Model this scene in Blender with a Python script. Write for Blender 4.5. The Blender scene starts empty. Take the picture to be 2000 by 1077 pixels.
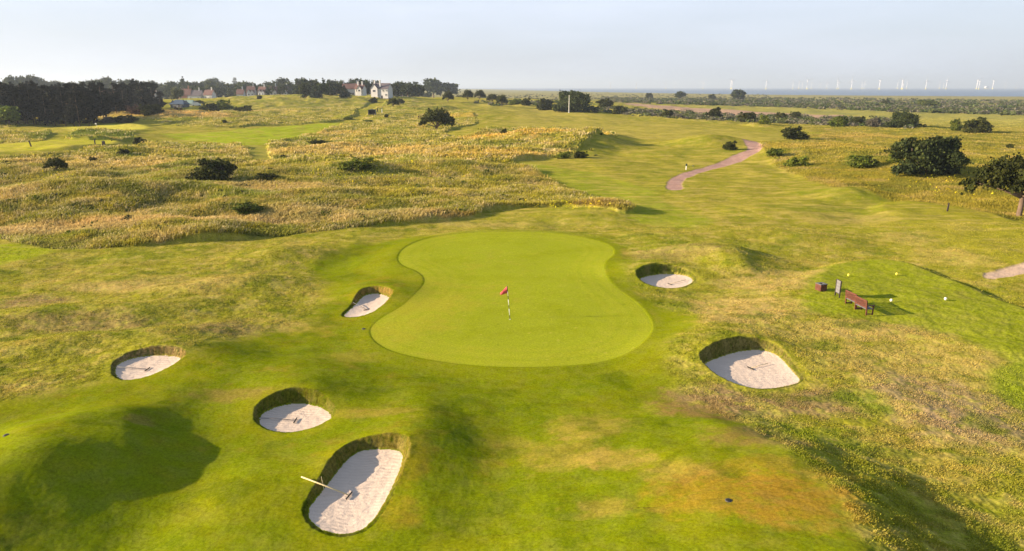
import bpy, math, random
import numpy as np
from mathutils import Vector, Matrix
R = math.radians
random.seed(7); rng = np.random.default_rng(7)
SC = bpy.context.scene
COL = SC.collection
# ------------------------------------------------------------------ camera
CZ = 15.0; PITCH = 15.41; F = 1333.3
cd = bpy.data.cameras.new('camera'); cam = bpy.data.objects.new('camera', cd); COL.objects.link(cam)
cam.location = (0, 0, CZ); cam.rotation_euler = (R(90-PITCH), 0, 0)
cd.lens = 24.0; cd.sensor_width = 36.0; cd.clip_start = 0.5; cd.clip_end = 90000
SC.camera = cam
# ------------------------------------------------------------------ light
SUN_EL = 16.5
SUN_AZ = 264.0            # compass-like, clockwise from +Y: sun stands to the left, a little behind the camera
w = bpy.data.worlds.new('World'); SC.world = w; w.use_nodes = True
nt = w.node_tree; nt.nodes.clear()
wo = nt.nodes.new('ShaderNodeOutputWorld'); bg = nt.nodes.new('ShaderNodeBackground')
sk = nt.nodes.new('ShaderNodeTexSky'); sk.sky_type = 'NISHITA'; sk.sun_disc = False
sk.sun_elevation = R(SUN_EL); sk.sun_rotation = R(SUN_AZ); sk.altitude = 20
sk.air_density = 1.0; sk.dust_density = 1.6; sk.ozone_density = 2.2
# a thin milky veil of high cloud evens the clear sky out
veil = nt.nodes.new('ShaderNodeMix'); veil.data_type = 'RGBA'; veil.inputs[0].default_value = 0.62
tc = nt.nodes.new('ShaderNodeTexCoord'); mp = nt.nodes.new('ShaderNodeMapping'); mp.inputs['Scale'].default_value = (1.2, 1.2, 7)
nz = nt.nodes.new('ShaderNodeTexNoise'); nz.inputs['Scale'].default_value = 2.2; nz.inputs['Detail'].default_value = 6
mr = nt.nodes.new('ShaderNodeMapRange'); mr.inputs[1].default_value = 0.35; mr.inputs[2].default_value = 0.75; mr.inputs[3].default_value = 0.82; mr.inputs[4].default_value = 0.98
nt.links.new(tc.outputs['Generated'], mp.inputs[0]); nt.links.new(mp.outputs[0], nz.inputs['Vector'])
nt.links.new(nz.outputs['Fac'], mr.inputs[0])
sx_ = nt.nodes.new('ShaderNodeSeparateXYZ'); nt.links.new(tc.outputs['Generated'], sx_.inputs[0])
el = nt.nodes.new('ShaderNodeMapRange'); nt.links.new(sx_.outputs[2], el.inputs[0]); el.inputs[1].default_value = .10; el.inputs[2].default_value = .55; el.inputs[3].default_value = .92; el.inputs[4].default_value = .12
vm = nt.nodes.new('ShaderNodeMath'); vm.operation = 'MULTIPLY'; nt.links.new(mr.outputs[0], vm.inputs[0]); nt.links.new(el.outputs[0], vm.inputs[1]); nt.links.new(vm.outputs[0], veil.inputs[0])
vc = nt.nodes.new('ShaderNodeValToRGB'); vc.color_ramp.elements[0].position = 0.0; vc.color_ramp.elements[0].color = (.435, .472, .548, 1); vc.color_ramp.elements[1].position = .16; vc.color_ramp.elements[1].color = (.50, .545, .655, 1)
vs = nt.nodes.new('ShaderNodeVectorMath'); vs.operation = 'SCALE'; cl = nt.nodes.new('ShaderNodeMapRange'); nt.links.new(nz.outputs['Fac'], cl.inputs[0]); cl.inputs[1].default_value = .35; cl.inputs[2].default_value = .7; cl.inputs[3].default_value = 9.1; cl.inputs[4].default_value = 10.2; nt.links.new(cl.outputs[0], vs.inputs['Scale']); nt.links.new(sx_.outputs[2], vc.inputs[0]); nt.links.new(vc.outputs[0], vs.inputs[0]); nt.links.new(vs.outputs[0], veil.inputs[7])
nt.links.new(sk.outputs[0], veil.inputs[6]); nt.links.new(veil.outputs[2], bg.inputs[0])
bg.inputs[1].default_value = 0.0715
nt.links.new(bg.outputs[0], wo.inputs[0])
sd_ = bpy.data.lights.new('sun', 'SUN'); sd_.energy = 5.0; sd_.angle = R(0.6); sd_.color = (1.0, 0.80, 0.56)
sun = bpy.data.objects.new('sun', sd_); COL.objects.link(sun)
_a = R(SUN_AZ); SDIR = Vector((math.sin(_a)*math.cos(R(SUN_EL)), math.cos(_a)*math.cos(R(SUN_EL)), math.sin(R(SUN_EL))))
sun.rotation_euler = SDIR.to_track_quat('Z', 'Y').to_euler(); sun.location = (-60, -10, 60)
SC.view_settings.view_transform = 'Standard'; SC.view_settings.look = 'None'
SC.view_settings.exposure = 1.37; SC.view_settings.gamma = 1.0
SC.render.engine = 'CYCLES'
SC.cycles.volume_bounces = 0; SC.cycles.max_bounces = 6; SC.cycles.transparent_max_bounces = 6

# ------------------------------------------------------------------ geometry of the view: pixel of the 2000x1077 photo -> ground
cp, sp = math.cos(R(PITCH)), math.sin(R(PITCH))
def U(px, py, z=0.0):
    u = (np.asarray(px, float)-1000)/F; v = (538.5-np.asarray(py, float))/F
    dy = cp+v*sp; dz = -sp+v*cp
    t = (z-CZ)/np.minimum(dz, -1e-4)
    return u*t, dy*t
def depth(x, y, z): return y*cp-(z-CZ)*sp
# ------------------------------------------------------------------ noise
def _h(ix, iy, s):
    h = (ix*374761393+iy*668265263+s*1442695041) & 0xffffffff
    h = ((h ^ (h >> 13))*1274126177) & 0xffffffff
    return (h ^ (h >> 16)) & 0xffff
def pn(x, y, s=0):
    xi = np.floor(x); yi = np.floor(y); fx = (x-xi).astype(np.float32); fy = (y-yi).astype(np.float32)
    xi = xi.astype(np.int64); yi = yi.astype(np.int64)
    def g(a, b):
        an = _h(xi+a, yi+b, s).astype(np.float32)*(2*math.pi/65536)
        return np.cos(an)*(fx-a)+np.sin(an)*(fy-b)
    u = fx*fx*fx*(fx*(fx*6-15)+10); v = fy*fy*fy*(fy*(fy*6-15)+10)
    a = g(0, 0); b = g(1, 0); c = g(0, 1); d = g(1, 1)
    return ((a+(b-a)*u)*(1-v)+(c+(d-c)*u)*v)*1.45
def fbm(x, y, o=4, s=0, gain=.5):
    r = 0; am = 1; fr = 1; t = 0
    for i in range(o):
        r = r+am*pn(x*fr+17.3*i, y*fr-9.1*i, s+i*7); t += am; am *= gain; fr *= 2.03
    return r/t*1.25
def sst(a, b, x):
    t = np.clip((x-a)/(b-a), 0, 1); return t*t*(3-2*t)
# ------------------------------------------------------------------ polygons
def chaikin(p, n=2, closed=True):
    p = np.array(p, float)
    for _ in range(n):
        q = np.roll(p, -1, 0)
        if closed:
            p = np.stack([.75*p+.25*q, .25*p+.75*q], 1).reshape(-1, 2)
        else:
            a, b = p[:-1], p[1:]
            m = np.stack([.75*a+.25*b, .25*a+.75*b], 1).reshape(-1, 2)
            p = np.vstack([p[:1], m, p[-1:]])
    return p
def WP(px, z=0.0, n=2, closed=True):
    p = chaikin(px, n, closed); x, y = U(p[:, 0], p[:, 1], z); return np.stack([x, y], 1)
def sdist(poly, x, y, margin=8.0, closed=True):
    """signed distance (negative inside), clipped to margin"""
    out = np.full(x.shape, margin, np.float32)
    m = (x > poly[:, 0].min()-margin) & (x < poly[:, 0].max()+margin) & (y > poly[:, 1].min()-margin) & (y < poly[:, 1].max()+margin)
    if not m.any(): return out
    X = x[m].astype(np.float32); Y = y[m].astype(np.float32); best = np.full(X.shape, 1e12, np.float32); ins = np.zeros(X.shape, bool)
    n = len(poly)
    for i in range(n if closed else n-1):
        ax, ay = poly[i]; bx, by = poly[(i+1) % n]
        ex, ey = bx-ax, by-ay; L = ex*ex+ey*ey+1e-9
        t = np.clip(((X-ax)*ex+(Y-ay)*ey)/L, 0, 1)
        dx = X-ax-ex*t; dy = Y-ay-ey*t
        np.minimum(best, dx*dx+dy*dy, out=best)
        if closed and ay != by:
            c = ((ay > Y) != (by > Y)) & (X < (bx-ax)*(Y-ay)/(by-ay)+ax); ins ^= c
    d = np.sqrt(best); d = np.where(ins, -d, d)
    out[m] = np.minimum(d, margin) if closed else d
    if not closed: out = np.minimum(out, margin)
    return out

GREEN = WP([(775,510),(790,490),(830,473),(900,463),(1000,460),(1080,463),(1150,473),(1195,488),(1200,505),(1180,520),(1178,540),(1200,565),(1250,600),(1275,635),(1268,665),(1230,695),(1160,712),(1060,718),(960,717),(850,705),(770,690),(730,668),(721,645),(740,625),(790,600),(825,570),(832,550),(815,535),(785,525)])
COLLAR = WP([(705,525),(735,495),(800,475),(860,463),(950,453),(1080,455),(1180,468),(1215,485),(1215,540),(1240,590),(1345,600),(1372,640),(1300,672),(1250,715),(1150,740),(980,745),(830,735),(720,705),(670,660),(690,625),(770,600),(800,560),(760,545),(712,540)])
LUSH = WP([(-300,1300),(-300,900),(0,815),(220,762),(400,715),(470,660),(600,640),(650,560),(600,540),(640,500),(700,480),(800,465),(1180,465),(1225,500),(1225,590),(1390,640),(1290,680),(1300,760),(1440,850),(1560,960),(1650,1077),(1700,1300)])
TEE1 = WP([(1560,600),(1592,545),(1640,522),(1745,516),(1860,560),(2010,622),(2200,720),(2000,740),(1850,660),(1700,640),(1590,628)])
TEE2 = WP([(1700,405),(1790,400),(1860,405),(1990,440),(2200,520),(2200,560),(1990,532),(1880,500),(1790,455)])
TEE3 = WP([(1925,730),(1990,715),(2200,720),(2300,900),(2100,840),(1990,800),(1935,765)])
FAIRC = WP([(985,320),(1060,322),(1180,340),(1270,368),(1300,400),(1420,440),(1300,450),(1180,420),(1120,380),(1050,345)])
FAIRM = WP([(1040,225),(900,212),(940,196),(1010,200),(1100,220),(1250,232),(1400,248),(1520,262),(1530,272),(1450,285),(1330,270),(1230,272),(1150,262),(1060,250),(960,245)])
FAIRL = WP([(395,262),(560,245),(690,238),(650,252),(600,268),(560,277),(500,284),(440,283),(330,270),(300,262)])
GREENL = WP([(110,254),(180,249),(270,248),(300,254),(250,261),(160,262)])
TEEL = WP([(-200,300),(0,292),(130,280),(230,279),(225,290),(190,298),(140,303),(0,308),(-200,315)])
BRIGHTL = WP([(-400,500),(0,480),(30,480),(105,487),(110,492),(0,520),(-400,560)])
STRIPL = WP([(480,283),(510,283),(530,305),(535,325),(505,328),(482,305)])
T1 = WP([(-700,478),(-300,470),(0,462),(40,478),(110,487),(250,481),(500,464),(700,447),(860,434),(930,428),(945,416),(1080,408),(1160,418),(1245,427),(1215,405),(1130,380),(1060,345),(985,320),(1040,312),(1110,308),(1150,295),(1215,275),(1150,262),(1080,250),(980,256),(900,272),(866,268),(880,252),(935,243),(925,228),(870,218),(800,207),(760,209),(720,232),(690,240),(640,250),(600,264),(560,274),(520,281),(528,310),(525,326),(500,325),(482,302),(470,285),(330,282),(250,290),(215,300),(140,312),(0,318),(-700,345)], n=1)
T3 = WP([(-900,250),(-300,240),(0,236),(90,232),(130,240),(250,235),(300,230),(420,212),(500,197),(600,191),(760,194),(800,200),(760,206),(700,220),(690,236),(560,244),(430,252),(330,248),(250,240),(120,243),(0,252),(-300,256),(-900,270)], n=1)
T4 = WP([(-300,262),(0,262),(60,262),(115,270),(60,282),(0,285),(-300,290)], n=1)
T5 = WP([(130,272),(180,268),(262,262),(264,276),(180,281),(132,281)], n=1)  # longer grass standing in for the shaded face of the far-left bank
T2 = WP([(1150,215),(1400,236),(1560,250),(1625,262),(1520,274),(1478,288),(1500,315),(1560,350),(1640,375),(1750,398),(1850,408),(1990,436),(2600,480),(3400,420),(3400,192),(1150,192)], n=1)
PATHM = WP([(1338,372),(1298,372),(1303,355),(1318,342),(1350,332),(1400,318),(1440,305),(1462,300),(1455,290),(1440,282),(1455,278),(1470,285),(1490,292),(1490,300),(1470,310),(1420,322),(1370,335),(1338,348),(1330,360)])
PATHR = WP([(1913,540),(1950,534),(2000,524),(2200,490),(2200,515),(2000,541),(1950,549),(1925,548)], n=1)
MUD = WP([(1215,209),(1290,213),(1400,219),(1500,222),(1700,230),(1640,236),(1500,232),(1400,229),(1300,223),(1225,216)], z=-3)
PATHS = [PATHM, PATHR]
# ------------------------------------------------------------------ relief
# (px, py, rx m, ry m, rot deg, height m) soft mounds and hollows at their place on the ground
BUMPS = [
 (175,890,4.4,4.8,20,.95),(240,838,1.7,1.3,20,.28),(270,905,1.7,1.5,0,.22),(130,960,2.0,1.3,10,.22),(60,900,2,1.6,0,.2),(-60,800,7,4,20,0.7),(505,965,2.4,3.6,0,0.85),(330,735,6,3,10,0.45),(-40,1010,3.6,4,0,1.2),
 (780,870,2.2,4.4,0,0.5),(520,745,4.5,2.2,10,0.3),(380,1000,3,4,0,-.35),(930,900,3,5,0,-.15),
 (460,560,6,2.0,15,0.75),(180,620,9,2.6,18,0.75),(60,700,7,2.2,20,0.7),(560,500,5,3,15,0.8),(330,660,5,2,20,0.5),(650,520,4,5,0,-.3),
 (1350,505,6,4,-15,0.9),(1420,520,2.8,3.6,0,0.35),(1230,470,7,3,0,.4),(1560,470,8,4,-20,.6),(1640,385,6,5,0,.9),(1500,420,7,5,0,.5),(1380,470,7,4,0,.5),
 (1580,690,6,4,0,.35),(1380,640,7,2.4,-5,.45),(1750,780,6,4,-20,.3),
 (1020,284,16,13,0,2.6),(1140,290,11,9,0,2.5),(950,262,12,12,0,1.2),(1390,285,12,10,0,2.8),(1330,300,10,10,0,.8),(920,300,16,14,0,1.1),
 (1100,420,8,5,-10,.5),(1180,415,5,5,0,.5),(800,420,10,6,0,.4),
 (1600,300,16,14,0,1.8),(1700,320,14,12,0,1.8),(1800,340,14,8,0,1.2),(1550,310,10,8,0,.8),
 (180,395,9,6,10,1.5),(60,400,8,6,10,1.4),(330,360,9,8,10,1.3),(300,400,8,5,10,.8),(450,390,9,6,0,.9),(20,345,12,6,0,1.2),(120,300,25,9,0,.9),(600,400,10,7,0,.8),(560,340,12,9,0,.8),
 (700,350,13,10,0,.9),(820,330,14,9,0,.7),(250,440,9,4,8,.6),(520,430,8,4,8,.5),
 (800,225,30,40,0,2.6),(740,210,50,60,0,1.5),(960,230,22,26,0,1.6),(1000,205,60,60,0,1.5),
 (700,206,200,150,0,6.2),(480,204,130,170,0,2.2),(560,215,40,40,0,2.6),(300,236,26,26,0,2.2),(390,240,30,26,0,2.4),(470,235,26,22,0,1.6),
 (60,272,24,12,0,1.3),(190,268,20,8,0,1.2),(0,240,40,22,0,1.5),(200,237,28,14,0,1.2),(630,225,26,26,0,1.6),(650,205,40,60,0,1.5),(560,228,25,18,0,1.4),
]
# crests with a steep right-hand side: ([(px,py)..], height, left reach m, right reach m)
SCARPS = [
 ([(1290,790),(1400,885),(1560,958),(1640,1060),(1690,1250)], 1.45, 9.0, 3.4),
 ([(1150,258),(1215,272),(1190,290),(1120,306)], 1.1, 12, 5.0),
 ([(0,395),(150,360),(330,335),(480,322)], .9, 7, 3.0),
 ([(160,430),(330,392),(500,372)], .6, 6, 2.5),
 ([(560,320),(640,330),(760,345)], .7, 8, 3.0),
 ([(1640,350),(1665,385),(1680,395)], .3, 6, 2.5),
 ([(1370,490),(1420,505),(1460,545)], .35, 5, 1.8),
]
BUNK = [
 dict(name='B1', px=[(600,1005),(612,985),(640,950),(668,912),(690,889),(715,881),(750,880),(785,884),(789,905),(770,950),(745,1000),(722,1030),(700,1044),(665,1050),(630,1042),(607,1025)], back=.95, front=.10, side=.36, dirn=95, brown=.35),
 dict(name='B2', px=[(505,823),(515,808),(545,797),(575,791),(605,793),(630,800),(648,812),(649,822),(630,835),(600,845),(565,850),(530,846),(510,837)], back=1.0, front=.06, side=.36, dirn=100, brown=.15),
 dict(name='B3', px=[(225,722),(232,713),(260,702),(300,697),(340,698),(356,703),(352,710),(330,722),(300,736),(270,745),(240,747),(226,738)], back=.75, front=.06, side=.22, dirn=85, brown=.8),
 dict(name='B4', px=[(668,620),(688,603),(700,590),(712,578),(735,575),(758,580),(762,586),(745,602),(725,615),(700,622),(680,623)], back=.75, front=.05, side=.2, dirn=80, brown=.9),
 dict(name='B5', px=[(1245,548),(1262,541),(1300,536),(1335,539),(1355,546),(1352,556),(1330,565),(1295,566),(1262,560)], back=1.15, front=.06, side=.3, dirn=118, brown=.0),
 dict(name='B6', px=[(1372,716),(1385,708),(1420,695),(1455,687),(1495,686),(1525,700),(1545,725),(1565,745),(1555,754),(1510,763),(1470,763),(1430,752),(1395,735)], back=1.15, front=.08, side=.30, dirn=115, brown=.3),
]
_b = [(U(a, b), rx, ry, R(ro), h) for a, b, rx, ry, ro, h in BUMPS]
_s = [(WP(p, n=2, closed=False), h, l, r) for p, h, l, r in SCARPS]
SHORE = WP([(700,172.6),(900,174),(1100,180),(1300,184),(1600,188),(2200,192),(4000,200)], z=-6, n=1, closed=False)
def shore_d(x, y):
    # metres inland of the shoreline (negative = sea)
    o = np.argsort(SHORE[:, 0]); return np.interp(x, SHORE[o, 0], SHORE[o, 1])-y
def tallmask(x, y):
    wx = x+.35*pn(x*.9, y*.9, 91); wy = y+.35*pn(x*.9, y*.9, 92)
    d = np.hypot(x, y)
    s = np.minimum(np.minimum(sdist(T1, wx, wy), sdist(T3, wx, wy)), np.minimum(np.minimum(sdist(T4, wx, wy), sdist(T5, wx, wy)), sdist(T2, wx, wy)))
    s = np.maximum(s, -sdist(FAIRL, wx, wy)); s = np.maximum(s, -sdist(STRIPL, wx, wy))
    return s
def H0(x, y):
    x = np.asarray(x, np.float64); y = np.asarray(y, np.float64); d = np.hypot(x, y)
    z = np.zeros(x.shape)
    # coastal plain sinks slowly towards the sea on the right
    rt = sst(-.05, .45, x/np.maximum(y, 1))
    z = z-3.0*sst(200, 480, d)*rt
    z = z-1.2*sst(500, 900, d)*(1-rt)
    wa = np.clip(d/30, .8, 6); xw = x+wa*.6*fbm(x/(5*wa), y/(5*wa), 3, 95); yw = y+wa*.6*fbm(x/(5*wa)+40, y/(5*wa), 3, 96)
    for (c, rx, ry, ro, h) in _b:
        dx = xw-c[0]; dy = yw-c[1]
        m = (np.abs(dx) < 3.2*max(rx, ry)) & (np.abs(dy) < 3.2*max(rx, ry))
        if not m.any(): continue
        dx = dx[m]; dy = dy[m]; ca, sa = math.cos(ro), math.sin(ro)
        a = (dx*ca+dy*sa)/rx; b = (-dx*sa+dy*ca)/ry
        z[m] += h*np.exp(-(a*a+b*b))
    for (pl, h, l, r) in _s:
        x0, x1 = pl[:, 0].min()-3*l, pl[:, 0].max()+3*r; y0, y1 = pl[:, 1].min()-l, pl[:, 1].max()+l
        m = (x > x0) & (x < x1) & (y > y0) & (y < y1)
        if not m.any(): continue
        X = x[m]+.5*pn(x[m]*.5, y[m]*.5, 5); Y = y[m]+.4*pn(x[m]*.5, y[m]*.5, 6)
        best = np.full(X.shape, 1e9); sg = np.zeros(X.shape); tt = np.zeros(X.shape); n = len(pl)-1
        for i in range(n):
            ax, ay = pl[i]; bx, by = pl[i+1]; ex, ey = bx-ax, by-ay; L = ex*ex+ey*ey+1e-9
            t = np.clip(((X-ax)*ex+(Y-ay)*ey)/L, 0, 1); dx = X-ax-ex*t; dy = Y-ay-ey*t; q = dx*dx+dy*dy
            side = np.sign(dx*1.0-0.0*dy+1e-9)
            u = q < best; best = np.where(u, q, best); sg = np.where(u, side, sg); tt = np.where(u, (i+t)/n, tt)
        dd = np.sqrt(best)
        f = np.where(sg < 0, np.exp(-(dd/l)**2), np.exp(-(dd/r)**2))
        if r == 3.4 and h == 1.45: f = f*sst(0, .4, tt)*(.5+.75*tt)
        else: f = f*sst(0, .3, tt)*sst(1, .7, tt)
        z[m] += h*f
    # general undulation
    near = sst(0, 1, d/60)
    z = z+(.22*fbm(x/11, y/9, 3, 3)+.075*fbm(x/3.2, y/2.6, 3, 31))*(.55+.45*near)
    z = z+.5*sst(70, 160, d)*fbm(x/26, y/26, 3, 4)+(.9*fbm(x/90, y/90, 3, 14)+1.2*fbm(x/32, y/40, 3, 15))*sst(230, 420, d)*(1-sst(900, 1300, d)*.6)*(1-.85*rt)
    # raised teeing grounds
    for P_, h, wd in ((TEE1, .75, 1.6), (TEE2, .7, 1.8), (TEE3, -.3, 1.0), (TEEL, 1.5, 4.5), (GREENL, 1.0, 6.0)):
        s = sdist(P_, x, y, 10); cc = P_.mean(0); lf = sst(.5, -.8, np.cos(np.arctan2(y-cc[1], x-cc[0])-.6)); z = z+h*.75*sst(wd+6*lf, -.3-2*lf, s)
    # putting green: levelled
    s = sdist(GREEN, x, y, 6)
    k = sst(4.5, 0.2, s); tgt = .10+.012*(y-44)+.05*fbm(x/7, y/7, 2, 55)
    z = z*(1-k)+tgt*k
    z = z+.035*np.exp(-(np.maximum(s, 0)/.9)**2)*(s > 0)*sst(0, .12, s)
    return z
for b in BUNK:
    p = np.array(b['px'], float); c = p.mean(0); z = 0.0
    for _ in range(6):
        x, y = U(c[0], c[1], z); z = float(H0(np.array([x]), np.array([y]))[0])-.12
    b['zf'] = z; b['poly'] = WP(b['px'], z=z, n=2); b['c'] = b['poly'].mean(0)
def HFULL(x, y, info=None):
    x = np.asarray(x, np.float64); y = np.asarray(y, np.float64); d = np.hypot(x, y)
    z = H0(x, y)
    ts = tallmask(x, y); rgt = sst(.24, .34, x/np.maximum(y, 1)); T = sst(.25+.9*rgt, -.15-.9*rgt, ts)
    s = None
    sa = np.full(x.shape, 9.0, np.float32); wallm = np.zeros(x.shape, np.float32); brown = np.zeros(x.shape, np.float32); bid = np.full(x.shape, -1, np.int32)
    for i, b in enumerate(BUNK):
        s = sdist(b['poly'], x, y, 9.0); m = s < 8.9
        if not m.any(): continue
        X = x[m]; Y = y[m]; S = s[m].astype(float)
        ang = np.arctan2(Y-b['c'][1], X-b['c'][0]); dl = np.cos(ang-R(b['dirn']))
        hw = np.where(dl > 0, b['side']+(b['back']-b['side'])*dl**1.3, b['side']+(b['front']-b['side'])*np.abs(dl)**.9)
        hw = hw*.70; hwn = hw*(1+.09*pn(X*1.5, Y*1.5, 70+i))
        Sn = S+.03*pn(X*4, Y*4, 71)+.015*pn(X*14, Y*14, 72)
        wd = .16+.34*hw
        k = sst(0, 1, Sn/wd)
        zo = z[m]; lip = (hw+(hwn-hw)*np.exp(-np.maximum(S-wd,0)/.3))*np.exp(-np.maximum(S-wd, 0)**2/(2.2+1.6*hw)**2)
        blend = sst(5.5, 1.2, S)
        zo2 = zo*(1-blend)+(b['zf']+.12+(zo-b['zf']-.12)*.3)*blend
        out = zo2+lip-.02*blend
        fl = b['zf']+.10*np.exp(np.minimum(S, 0)/.5)+.012*pn(X*3, Y*3, 73)
        z[m] = np.where(Sn < 0, fl, fl*(1-k)+out*k)
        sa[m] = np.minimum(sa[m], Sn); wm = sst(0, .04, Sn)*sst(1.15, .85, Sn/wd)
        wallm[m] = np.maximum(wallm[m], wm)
        brown[m] = np.maximum(brown[m], b['brown']*wm*sst(-.55, .25, dl+.5*pn(X*1.5, Y*1.5, 74)))
        bid[m] = np.where(Sn < 0, i, bid[m])
    fl = 1-np.clip(d/140, 0, 1)
    # tall grass stands proud of the mown turf, lumpy on top
    lump = .30+.05*fbm(x/2.2, y/2.2, 2, 21)+.28*fbm(x/7, y/5, 2, 22)
    z = z+T*np.maximum(lump, .08)*(1-.72*rgt)*np.where(d < 60, .8, 1.0)
    z = z+T*(1-.7*rgt)*(1-sst(180, 300, d))*sst(48, 75, d)*(.95*pn(x/15+y/40, y/10, 27)+.22*pn(x/5.5, y/4.5, 28))
    dun = sst(90, 200, d)*T*(1-sst(900, 1300, d)); z = z+dun*(1.0*np.abs(fbm(x/30, y/34, 2, 23))*1.3)
    # crinkled semi-rough close to the camera
    g = sst(.0, .5, sdist(GREEN, x, y, 6)); ns = (sa > .0)
    z = z+g*ns*(1-wallm)*fl*(.010*pn(x*1.9, y*2.2, 24)+.007*pn(x*5, y*5, 25))*(1+3.*sst(-.2, .8, sdist(LUSH, x, y)))
    rip = g*ns*(1-wallm)*sst(0, 3, sdist(LUSH, x, y))*fl*(1-T); z = z+rip*(.055*pn((x*.42+y*.9)/1.1, (x*.9-y*.42)/4.5, 29)+.07*pn((x*.5+y*.86)/2.6, (x*.86-y*.5)/9, 30))
    z = z+wallm*.025*pn(x*4, y*4+z*9, 26)
    # shore and sea bed
    sdn = shore_d(x, y)
    z = np.where(d > 700, z*(1-.6*sst(700, 1200, d))+(-4.2)*.6*sst(700, 1200, d)*sst(-.2, .2, x/np.maximum(y, 1)), z)
    z = np.where(sdn < 40, np.minimum(z, -6+np.maximum(sdn, -60)*.03), z)
    if info is not None: info.update(tall=T, sand=sa, wall=wallm, brown=brown, bid=bid, ts=ts)
    return z
def G(px, py, n=9):
    """points of the terrain seen at the pixels"""
    px = np.atleast_1d(np.array(px, float)); py = np.atleast_1d(np.array(py, float)); z = np.zeros(px.shape)
    for i in range(n):
        x, y = U(px, py, z); zn = np.maximum(HFULL(x, y), -6); z = z*.35+zn*.65
    x, y = U(px, py, z)
    return x, y, HFULL(x, y)
# ------------------------------------------------------------------ bookkeeping helpers
def tag(o, label=None, cat=None, group=None, kind=None):
    if label: o['label'] = label
    if cat: o['category'] = cat
    if group: o['group'] = group
    if kind: o['kind'] = kind
    return o
def empty(name, loc, rz=0, label=None, cat=None, group=None, scale=1.0):
    o = bpy.data.objects.new(name, None); COL.objects.link(o); o.location = loc; o.rotation_euler = (0, 0, rz)
    o.scale = (scale,)*3 if np.isscalar(scale) else scale; o.empty_display_size = .2
    return tag(o, label, cat, group)
def bigmesh(name, v, f, mat=None, smooth=True, cols=None, attrs=None):
    """v (N,3), f (M,k) int array"""
    me = bpy.data.meshes.new(name); v = np.ascontiguousarray(v, np.float32); f = np.ascontiguousarray(f, np.int32); M, k = f.shape
    me.vertices.add(len(v)); me.vertices.foreach_set('co', v.ravel())
    me.loops.add(M*k); me.loops.foreach_set('vertex_index', f.ravel())
    me.polygons.add(M); me.polygons.foreach_set('loop_start', np.arange(0, M*k, k, dtype=np.int32)); me.polygons.foreach_set('loop_total', np.full(M, k, np.int32))
    me.polygons.foreach_set('use_smooth', np.full(M, smooth, bool))
    me.update(calc_edges=True)
    if cols is not None:
        a = me.color_attributes.new('col', 'FLOAT_COLOR', 'POINT'); c = np.ones((len(v), 4), np.float32); c[:, :3] = cols; a.data.foreach_set('color', c.ravel())
    for nme, arr in (attrs or {}).items():
        a = me.attributes.new(nme, 'FLOAT', 'POINT'); a.data.foreach_set('value', np.ascontiguousarray(arr, np.float32))
    if mat: me.materials.append(mat)
    return me
def link(name, me, parent=None, loc=None):
    o = bpy.data.objects.new(name, me); COL.objects.link(o)
    if parent: o.parent = parent
    if loc is not None: o.location = loc
    return o
def copy_thing(o):
    r = o.copy(); COL.objects.link(r)
    for ch in o.children:
        c = ch.copy(); COL.objects.link(c); c.parent = r
        for g in ch.children:
            d = g.copy(); COL.objects.link(d); d.parent = c
    return r
class MB:
    def __init__(s): s.v = []; s.f = []
    def add(s, v, f):
        n = len(s.v); s.v += [tuple(p) for p in v]; s.f += [tuple(i+n for i in q) for q in f]; return s
    def box(s, c, sz, rz=0, m=None):
        x, y, z = [k/2 for k in sz]; M = Matrix.Translation(c) @ Matrix.Rotation(rz, 4, 'Z')
        if m is not None: M = Matrix.Translation(c) @ m.to_4x4()
        v = [M @ Vector(p) for p in [(-x,-y,-z),(x,-y,-z),(x,y,-z),(-x,y,-z),(-x,-y,z),(x,-y,z),(x,y,z),(-x,y,z)]]
        return s.add(v, [(0,3,2,1),(4,5,6,7),(0,1,5,4),(1,2,6,5),(2,3,7,6),(3,0,4,7)])
    def tube(s, pts, rad, n=8, cap=True):
        pts = [Vector(p) for p in pts]; v = []; f = []
        up = Vector((.13, .2, 1)).normalized()
        for i, p in enumerate(pts):
            d = (pts[min(i+1, len(pts)-1)]-pts[max(i-1, 0)]).normalized()
            a = d.cross(up)
            if a.length < .15: a = d.cross(Vector((1, .1, 0)))
            a.normalize(); b = d.cross(a)
            for k in range(n):
                t = 2*math.pi*k/n; v.append(p+(a*math.cos(t)+b*math.sin(t))*rad[i])
        for i in range(len(pts)-1):
            for k in range(n):
                f.append((i*n+k, i*n+(k+1) % n, (i+1)*n+(k+1) % n, (i+1)*n+k))
        if cap: f += [tuple(range(n))[::-1], tuple((len(pts)-1)*n+k for k in range(n))]
        return s.add(v, f)
    def lathe(s, prof, n=14, c=(0, 0, 0)):
        v = []; f = []
        for r, z in prof:
            for k in range(n): t = 2*math.pi*k/n; v.append((c[0]+r*math.cos(t), c[1]+r*math.sin(t), c[2]+z))
        for i in range(len(prof)-1):
            for k in range(n): f.append((i*n+k, i*n+(k+1) % n, (i+1)*n+(k+1) % n, (i+1)*n+k))
        f += [tuple(range(n))[::-1], tuple((len(prof)-1)*n+k for k in range(n))]
        return s.add(v, f)
    def mesh(s, name, mat, smooth=False):
        me = bpy.data.meshes.new(name); me.from_pydata(s.v, [], s.f); me.materials.append(mat)
        if smooth: me.shade_smooth()
        me.update(); return me
    def obj(s, name, mat, parent=None, smooth=False, loc=None):
        return link(name, s.mesh(name, mat, smooth), parent, loc)
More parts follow.
